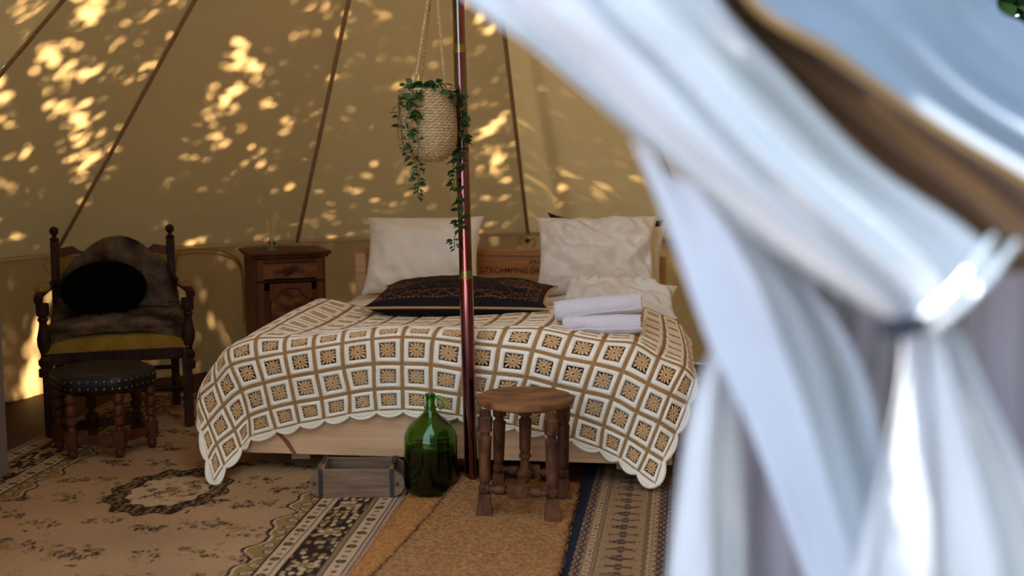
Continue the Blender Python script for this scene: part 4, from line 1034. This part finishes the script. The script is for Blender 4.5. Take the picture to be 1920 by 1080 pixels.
def bar(a, b, r, name, blk=None):
    mb = MB(); mb.tube([a.lerp(b, t) for t in (0, .15, .16, .30, .31, .69, .70, .84, .85, 1)], [r*.9, r*.9, r*1.25, r*1.25, r*.8, r*.8, r*1.25, r*1.25, r*.9, r*.9], 14)
    c = (a+b)/2; mb.box((c.x, c.y, c.z), (.082, .036, .050)) if blk else None
    return link(name, mb, STOOLW, stl, bevel=.003 if 0 else 0)
h = .098; f_ = lambda v: Vector((v.x*.95, v.y*.95, h))
bar(f_(fl0), f_(fr0), .014, 'front_stretcher', 1); bar(f_(bl0), f_(br0), .014, 'rear_stretcher', 1)
mb = MB(); mb.tube([(f_(fl0)+f_(fr0))/2, (f_(bl0)+f_(br0))/2], .016, 12); mb.lathe([(.030, .085), (.034, .10), (.026, .115), (.02, .125)], 12, M=Matrix.Translation((0, .03, 0))); link('cross_stretcher', mb, STOOLW, stl)
mb = MB(); NP = 12; R_ = .198; vs = []
lv = [(.90, ZT-.008), (.985, ZT), (1, ZT+.010), (.985, ZT+.020), (.95, ZT+.024), (.80, ZT+.021), (.55, ZT+.015), (.25, ZT+.011), (.02, ZT+.010)]
n = 60
for f, z in lv:
    for i in range(n):
        a = 2*PI*i/n; m = (a+.13) % (2*PI/NP)-PI/NP; rr = R_*(math.cos(PI/NP)/math.cos(m))*f; vs.append((rr*math.cos(a), rr*math.sin(a), z))
mb.add(vs, [(j*n+i, j*n+(i+1) % n, (j+1)*n+(i+1) % n, (j+1)*n+i) for j in range(len(lv)-1) for i in range(n)]+[tuple(range(n))[::-1], tuple(range((len(lv)-1)*n, len(lv)*n))])
st = link('seat', mb, STOOLTOP, stl, sharp=35)
# ================================================================== green demijohn
gm, gnt, gp = newmat('green_glass'); gp.inputs['Transmission Weight'].default_value = 1; gp.inputs['Roughness'].default_value = .02; gp.inputs['Base Color'].default_value = (.20, .50, .06, 1); gp.inputs['IOR'].default_value = 1.5
BC_ = P(809, 935, z=.020); BC_ = Vector((P(808, 900, Y=4.765).x, 4.765, .020))
bj = thing('glass_demijohn', 'large green glass demijohn half full of dark liquid, beside the carved stool', 'bottle', BC_, 0)
outer = [(0.0, .012), (.05, .006), (.085, .0), (.099, .008), (.108, .025), (.111, .05), (.111, .215), (.107, .245), (.095, .275), (.068, .302), (.043, .322), (.029, .338), (.0235, .352), (.026, .354), (.026, .360), (.0215, .363), (.0195, .385), (.0185, .398), (.0215, .401), (.022, .412), (.0185, .415)]
def sm(pr, n): return [(max(v.x, 0), v.y) for v in curve([(r, z, 0) for r, z in pr], n)]
mb = MB(); mb.lathe(sm(outer, 70), 56, caps=False); mb.lathe([(.0185, .415), (.0145, .413), (.014, .375), (.018, .348), (.036, .323), (.062, .298), (.089, .272), (.101, .243), (.106, .215), (.106, .05), (.101, .03), (.08, .018), (.0, .020)], 56, caps=False)
link('glass_body', mb, gm, bj, sharp=0)
mb = MB(); mb.tube(curve([(.018, -.0, .397), (.034, -.004, .402), (.052, -.008, .388), (.055, -.01, .366), (.044, -.008, .354), (.036, -.007, .360)], 22), [.0065]*18+[.006]*4, 10); link('ring_handle', mb, gm, bj)
mb = MB(); mb.lathe([(0, .0215), (.079, .0195), (.0995, .031), (.1045, .05), (.1045, .192), (0, .192)], 48, caps=False); link('dark_liquid', mb, pm('dark_liquid', (.002, .006, .001), rough=.08), bj)
# ================================================================== weathered brick mould box
ca_, cb_ = P(600, 933, z=.013), P(738, 933, z=.013)
rzc = math.atan2(cb_.y-ca_.y, cb_.x-ca_.x); CL = (cb_-ca_).length; CD = .20; CH = .118
cr_ = thing('wooden_mould_box', 'weathered wooden brick mould box with iron straps under the bed foot', 'box', ca_, rzc)
def board(y, z0_=0, h=CH, top=None):
    pts = [(-.0, 0), (CL, 0)]; 
    lobe = lambda s, x0: [(x0+s*.045*math.sin(a), h/2-.002-(h/2-.006)*math.cos(a)) for a in [PI*i/10 for i in range(1, 10)]]
    return pts+lobe(1, CL)+[(CL, h), (0, h)]+lobe(-1, 0)[::-1]
for y in (.008, CD-.008):
    mb = MB(); mb.prism(board(y), y-.008, y+.008); link('long_board', mb, OLDWOOD, cr_, smooth=False, bevel=.002)
for x in (.010, CL-.010):
    prof_ = [(.016, 0), (CD-.016, 0), (CD-.016, CH-.002)]+[(CD-.016-(CD-.032)*i/12, CH-.002+.016*math.sin(PI*i/12)**.8) for i in range(1, 12)]+[(.016, CH-.002)]
    mb = MB(); mb.prism(prof_, -.008, .008); mb.v = [(x+y, xx, z) for xx, y, z in mb.v]; link('end_board', mb, OLDWOOD, cr_, smooth=False)
mb = MB(); mb.box((CL/2, CD/2, .008), (CL-.02, CD-.03, .012)); link('bottom_board', mb, OLDWOOD, cr_, smooth=False)
for x in (.004, CL-.006):
    for y in (-.002, CD+.002):
        mb = MB(); mb.box((x, y, CH/2+.001), (.018, .003, CH+.002)); s_ = link('iron_strap', mb, IRON, cr_, smooth=False)
    mb = MB(); mb.box((x, CD/2, CH+.017), (.018, CD*.5, .003)); link('iron_strap', mb, IRON, cr_, smooth=False)
for x in (-.022, CL+.016):
    mb = MB(); mb.lathe([(.008, 0), (.007, .004), (.001, .006)], 10, M=Matrix.Translation((x, 0, .058)) @ Matrix.Rotation(PI/2, 4, 'X')); link('bolt', mb, IRON, cr_)
# pale cabinet at the left edge of the view
e0 = P(17, 890, z=.012)-Vector((0, .5, 0))
cab = thing('pale_cabinet', 'pale painted cabinet edge at the far left in front of the armchair', 'cabinet', (e0.x, e0.y, .014), 0)
for nm, c, d in (('front_panel', (-.22, .0, .49), (.44, .018, .97)), ('side_panel', (-.009, .25, .49), (.018, .50, .97)), ('side_panel', (-.43, .25, .49), (.018, .48, .97)), ('top_panel', (-.22, .25, .985), (.44, .52, .02))):
    mb = MB(); mb.box(c, d); link(nm, mb, PAINT, cab, bevel=.003, smooth=False)
# ================================================================== drawn back door cloths
def foldf(fr, amp, ph=0, taper=None):
    def f(s, t):
        a = amp*(taper(t) if taper else 1)
        return a*(math.sin(2*PI*fr*s+ph+1.3*math.sin(t*3))+.5*math.sin(2*PI*fr*2.3*s+ph*2+t*2))
    return f
flap = thing('door_flap', 'cream canvas door flap gathered and tied back, blurred in the right foreground', 'tent flap', P(1700, 620, Y=1.2))
mb = sheet([
 [(620, -260, 1.50), (900, -300, 1.42), (1200, -300, 1.50)],
 [(862, -2, 1.36), (1110, -20, 1.28), (1330, -20, 1.40)],
 [(1015, 115, 1.32), (1260, 130, 1.24), (1480, 150, 1.38)],
 [(1190, 266, 1.28), (1420, 300, 1.20), (1640, 310, 1.36)],
 [(1400, 440, 1.24), (1590, 450, 1.18), (1815, 430, 1.30)],
 [(1580, 558, 1.21), (1700, 550, 1.17), (1880, 510, 1.26)],
 [(1678, 606, 1.19), (1712, 602, 1.16), (1752, 590, 1.19)],
 [(1690, 640, 1.19), (1735, 640, 1.15), (1790, 630, 1.18)],
 [(1672, 760, 1.20), (1750, 760, 1.12), (1850, 745, 1.16)],
 [(1632, 900, 1.20), (1770, 900, 1.10), (1930, 900, 1.14)],
 [(1590, 1085, 1.20), (1790, 1085, 1.08), (2010, 1085, 1.12)],
 [(1560, 1260, 1.20), (1800, 1260, 1.08), (2060, 1260, 1.12)]], 110, 160, foldf(3.2, .016, .6))
link('gathered_cloth', mb, CANVAS_OUT, flap, sharp=0, world=True)
mb = MB(); tg = P(1692, 612, Y=1.13); mb.tube([tg+Vector((-.022, 0, -.002)), tg+Vector((0, -.003, 0)), tg+Vector((.022, 0, .004))], [.008, .012, .008], 14); link('toggle', mb, PLASTIC, flap, world=True)
for (x0, y0, x1, y1) in ((1725, 600, 1862, 445), (1745, 618, 1905, 455)):
    mb = MB(); mb.tube(curve([P(x0, y0, Y=1.13), P((x0+x1)/2+6, (y0+y1)/2+10, Y=1.15), P(x1, y1, Y=1.25)], 16), .004, 8); link('tie_cord', mb, pm('white_cord', (.8, .78, .76), rough=.9), flap, world=True)
# deep fold between the gathered flap and the outer roof cloth, facing down into the door
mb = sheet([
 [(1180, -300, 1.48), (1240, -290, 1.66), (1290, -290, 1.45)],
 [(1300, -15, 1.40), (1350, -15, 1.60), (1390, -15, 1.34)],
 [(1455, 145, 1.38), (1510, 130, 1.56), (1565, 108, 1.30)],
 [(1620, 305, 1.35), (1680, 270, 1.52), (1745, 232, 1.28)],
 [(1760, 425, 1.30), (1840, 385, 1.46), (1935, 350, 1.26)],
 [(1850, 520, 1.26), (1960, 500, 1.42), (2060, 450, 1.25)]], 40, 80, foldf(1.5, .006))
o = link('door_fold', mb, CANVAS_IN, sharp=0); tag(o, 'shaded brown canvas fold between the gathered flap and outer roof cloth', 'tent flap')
mb = sheet([
 [(1255, -330, 1.50), (1600, -480, 2.1), (2000, -560, 3.0)],
 [(1382, -20, 1.32), (1660, -150, 1.90), (1900, -200, 2.8)],
 [(1560, 100, 1.28), (1740, 0, 1.80), (1872, -5, 2.6)],
 [(1742, 226, 1.26), (1850, 130, 1.72), (1925, 40, 2.45)],
 [(1935, 345, 1.24), (2010, 230, 1.66), (2060, 120, 2.3)],
 [(2080, 440, 1.22), (2160, 320, 1.60), (2230, 210, 2.2)]], 120, 90, foldf(3.4, .020, 1.1))
o = link('outer_roof_cloth', mb, OUTER, sharp=0); tag(o, 'sunlit outer canvas of the tent at the top right corner', 'tent canvas')
mb = sheet([
 [(1180, 255, 1.34), (1300, 350, 1.32), (1425, 430, 1.34)],
 [(1222, 350, 1.34), (1360, 430, 1.31), (1500, 520, 1.34)],
 [(1262, 450, 1.34), (1410, 520, 1.30), (1570, 600, 1.34)],
 [(1330, 640, 1.34), (1480, 680, 1.30), (1625, 715, 1.34)],
 [(1405, 800, 1.34), (1530, 820, 1.30), (1655, 850, 1.34)],
 [(1512, 1085, 1.34), (1610, 1085, 1.30), (1712, 1085, 1.34)],
 [(1575, 1270, 1.34), (1660, 1270, 1.30), (1755, 1270, 1.34)]], 60, 90, foldf(1.4, .010, 2.2))
o = link('inner_door_curtain', mb, VOILE, sharp=0); tag(o, 'pale bluish door curtain slanting down behind the tied flap', 'curtain')
mb = sheet([
 [(1338, 640, 1.40), (1346, 642, 1.39), (1354, 646, 1.40)],
 [(1298, 740, 1.40), (1338, 745, 1.37), (1380, 758, 1.40)],
 [(1272, 880, 1.40), (1330, 885, 1.36), (1391, 885, 1.40)],
 [(1250, 1085, 1.40), (1325, 1085, 1.35), (1398, 1085, 1.40)],
 [(1238, 1270, 1.40), (1322, 1270, 1.35), (1402, 1270, 1.40)]], 50, 60, foldf(2.2, .007, .3))
o = link('side_curtain', mb, CANVAS_OUT, sharp=0); tag(o, 'bright narrow curtain fold hanging beside the bed corner', 'curtain')
mb = sheet([
 [(1425, 425, 1.50), (1740, 420, 1.52), (2100, 400, 1.46)],
 [(1430, 640, 1.50), (1740, 640, 1.52), (2100, 640, 1.46)],
 [(1372, 800, 1.50), (1740, 800, 1.52), (2100, 800, 1.46)],
 [(1372, 1270, 1.50), (1740, 1270, 1.52), (2100, 1270, 1.46)]], 80, 60, foldf(5.3, .010, 1.0))
o = link('door_side_panel', mb, cloth('lilac_canvas', (.37, .335, .37), (.28, .25, .28), .2), sharp=0); tag(o, 'greyish-lilac canvas panel behind the tied door flap', 'tent canvas')

# ================================================================== the tree that shades the tent
S = SUN; e1 = S.orthogonal().normalized(); e2 = S.cross(e1)
def roof_hit(px, py):
    d = ray(px, py).normalized(); o = Vector((0, 0, H0)); best = None
    for k in range(60, 1100):
        p = o+d*(k*.01); rr = math.hypot(p.x-POLE.x, p.y-POLE.y); zc = ZE+(APEX.z-ZE)*(1-rr/3.2)
        if p.y > 4.5 and (p.z > min(zc, 3.7) or rr > 3.2): return p
    return o+d*8
C0 = Vector((-.25, 5.0, 1.8))+S*6.5
gaps = []
for px, py, sx, sy, w_ in ((50, 190, 110, 90, .62), (50, 300, 90, 75, .85), (150, 110, 90, 60, .4), (100, 20, 130, 40, .45), (160, 240, 60, 60, .5), (60, 400, 60, 40, .4), (300, 60, 60, 50, .45), (330, 30, 60, 50, .4), (420, 110, 70, 45, .75), (400, 165, 45, 30, .85), (500, 130, 60, 30, .55),
    (430, 225, 70, 50, .6), (530, 245, 30, 20, .7), (300, 250, 60, 40, .35), (320, 330, 50, 30, .6), (240, 300, 40, 30, .45), (340, 420, 50, 18, .6), (620, 60, 45, 40, .35), (700, 60, 70, 60, .30), (540, 370, 40, 20, .3),
    (650, 410, 60, 20, .3), (920, 80, 50, 60, .5), (930, 270, 60, 50, .8), (960, 350, 50, 40, .65), (1060, 380, 60, 30, .35), (1150, 400, 60, 25, .3), (880, 400, 60, 20, .3), (130, 350, 50, 40, .5)):
    c = roof_hit(px, py); a = roof_hit(px+sx, py); b = roof_hit(px, py+sy)
    def uv(p): q = p-C0; return np.array((q.dot(e1), q.dot(e2)))
    c2, a2, b2 = uv(c), uv(a)-uv(c), uv(b)-uv(c); Mi = np.linalg.inv(np.stack([a2, b2], 1)+np.eye(2)*1e-3); gaps.append((c2, Mi, w_))
for px, py, r_, w_ in ((1510, 30, .13, .5), (1590, 85, .14, .5), (1660, 140, .13, .5), (1750, 200, .14, .5), (1850, 290, .14, .5), (1640, 0, .11, .5), (1770, 90, .10, .5), (1880, 180, .11, .5), (1860, 20, .14, .5)):
    c = P(px, py, Y=1.30+max(0, (px-1500)*.55-(py+10)*.75)*.0028); q = c-C0; gaps.append((np.array((q.dot(e1), q.dot(e2))), np.eye(2)/r_, w_))
for px, py, r_, w_ in ((30, 640, .10, 1), (62, 600, .09, 1), (58, 700, .07, 1), (25, 720, .08, 1)):
    c = P(px, py, Y=6.75); q = c-C0; gaps.append((np.array((q.dot(e1), q.dot(e2))), np.eye(2)/r_, w_))
for px, py, d_, r_, w_ in ((1720, 980, 1.1, .09, .30), (1320, 850, 1.38, .06, .22), (1880, 1000, 1.1, .07, .25)):
    q = P(px, py, Y=d_)-C0; gaps.append((np.array((q.dot(e1), q.dot(e2))), np.eye(2)/r_, w_))
NL = 300000; U = rng.uniform(-5.2, 5.2, NL); V = rng.uniform(-5.2, 5.2, NL); keep = np.ones(NL)
def nz2(u, v, s, k):
    a = np.sin(u*s+1.7*np.sin(v*s*.6+k))+np.sin(v*s*1.1+1.9*np.sin(u*s*.7+k*2))+.7*np.sin((u+v)*s*2.1+k*3+np.sin(u*s*1.9))+.7*np.sin((u-v)*s*1.9-k)
    return 1/(1+np.exp(-1.8*(a+.25)))
clump = nz2(U, V, 19.0, .7)*nz2(U, V, 7.0, 2.1)**.5
for c2, Mi, w_ in gaps:
    dd = np.stack([U-c2[0], V-c2[1]], 0); q = Mi @ dd; r2 = (q**2).sum(0); keep *= 1-min(1, w_*2.0)*np.exp(-r2**1.5*.9)*(clump if abs(Mi[0, 1]) > 1e-9 else 1.0)
ok = (rng.uniform(0, 1, NL) < keep) & (U**2+V**2 < 5.2**2); U, V = U[ok], V[ok]; n = len(U)
Wd = rng.uniform(-1.2, 1.2, n); ctr = np.array(C0)+U[:, None]*np.array(e1)+V[:, None]*np.array(e2)+Wd[:, None]*np.array(S)
nr = rng.normal(0, 1, (n, 3)); nr += 1.2*np.array(S); nr /= np.linalg.norm(nr, axis=1)[:, None]
t1 = np.cross(nr, rng.normal(0, 1, (n, 3))); t1 /= np.linalg.norm(t1, axis=1)[:, None]; t2 = np.cross(nr, t1); sz = rng.uniform(.022, .044, n)[:, None]
vs = np.stack([ctr-t1*sz*1.5, ctr+t2*sz*.8, ctr+t1*sz*1.5, ctr-t2*sz*.8], 1).reshape(-1, 3)
me = bpy.data.meshes.new('foliage'); me.vertices.add(n*4); me.vertices.foreach_set('co', vs.ravel()); me.loops.add(n*4); me.loops.foreach_set('vertex_index', np.arange(n*4, dtype=np.int32))
me.polygons.add(n); me.polygons.foreach_set('loop_start', np.arange(0, n*4, 4, dtype=np.int32)); me.update(calc_edges=True); me.materials.append(FOL)
tree = thing('shade_tree', 'leafy tree outside whose crown shades the tent roof', 'tree', (C0.x-1.5, C0.y+1.5, -.03))
fo = bpy.data.objects.new('foliage', me); COL.objects.link(fo); fo.parent = tree; fo.location = tuple(-Vector(tree.location)); fo['kind'] = 'stuff'
mb = MB(); mb.tube(curve([(0, 0, 0), (.1, -.1, 2), (.3, -.4, 4), (1.2, -1.2, C0.z-.3)], 14), [.28-.015*i for i in range(14)], 12)
for a in range(7):
    an = a*.9; mb.tube(curve([(.3, -.4, 4), (.3+1.2*math.cos(an), -.4+1.2*math.sin(an), C0.z-.8), (1.5+3*math.cos(an), -1.5+3*math.sin(an), C0.z+.3*math.sin(an*3))], 10), [.10-.008*i for i in range(10)], 8)
link('trunk', mb, BARK, tree)

# woods round the tent; unseen bushes by the door added to darken the chair
for nm, lab, a0_, a1_, r0, r1, hz_, cnt in (('hedge', 'tall bushes behind and beside the tent', -112, 128, 6.2, 7.6, 3.4, 13000), ('light_blocking_thicket', 'unseen bushes added right of the tent door to darken the inside', -180, -118, 7.4, 8.8, 5.2, 8600)):
    k = cnt; a = np.radians(rng.uniform(a0_, a1_, k)); r = rng.uniform(r0, r1, k); z = hz_*rng.uniform(0, 1, k)**.8
    ctr = np.stack([POLE.x-r*np.sin(a), POLE.y+r*np.cos(a), z], 1); nr = rng.normal(0, 1, (k, 3)); nr /= np.linalg.norm(nr, axis=1)[:, None]
    t1 = np.cross(nr, rng.normal(0, 1, (k, 3))); t1 /= np.linalg.norm(t1, axis=1)[:, None]; t2 = np.cross(nr, t1); sz = rng.uniform(.10, .18, k)[:, None]
    vs = np.stack([ctr-t1*sz*1.5, ctr+t2*sz*.8, ctr+t1*sz*1.5, ctr-t2*sz*.8], 1).reshape(-1, 3)
    me = bpy.data.meshes.new(nm); me.vertices.add(k*4); me.vertices.foreach_set('co', vs.ravel()); me.loops.add(k*4); me.loops.foreach_set('vertex_index', np.arange(k*4, dtype=np.int32))
    me.polygons.add(k); me.polygons.foreach_set('loop_start', np.arange(0, k*4, 4, dtype=np.int32)); me.update(calc_edges=True); me.materials.append(FOL)
    o = bpy.data.objects.new(nm, me); COL.objects.link(o); tag(o, lab, 'bushes', kind='stuff')
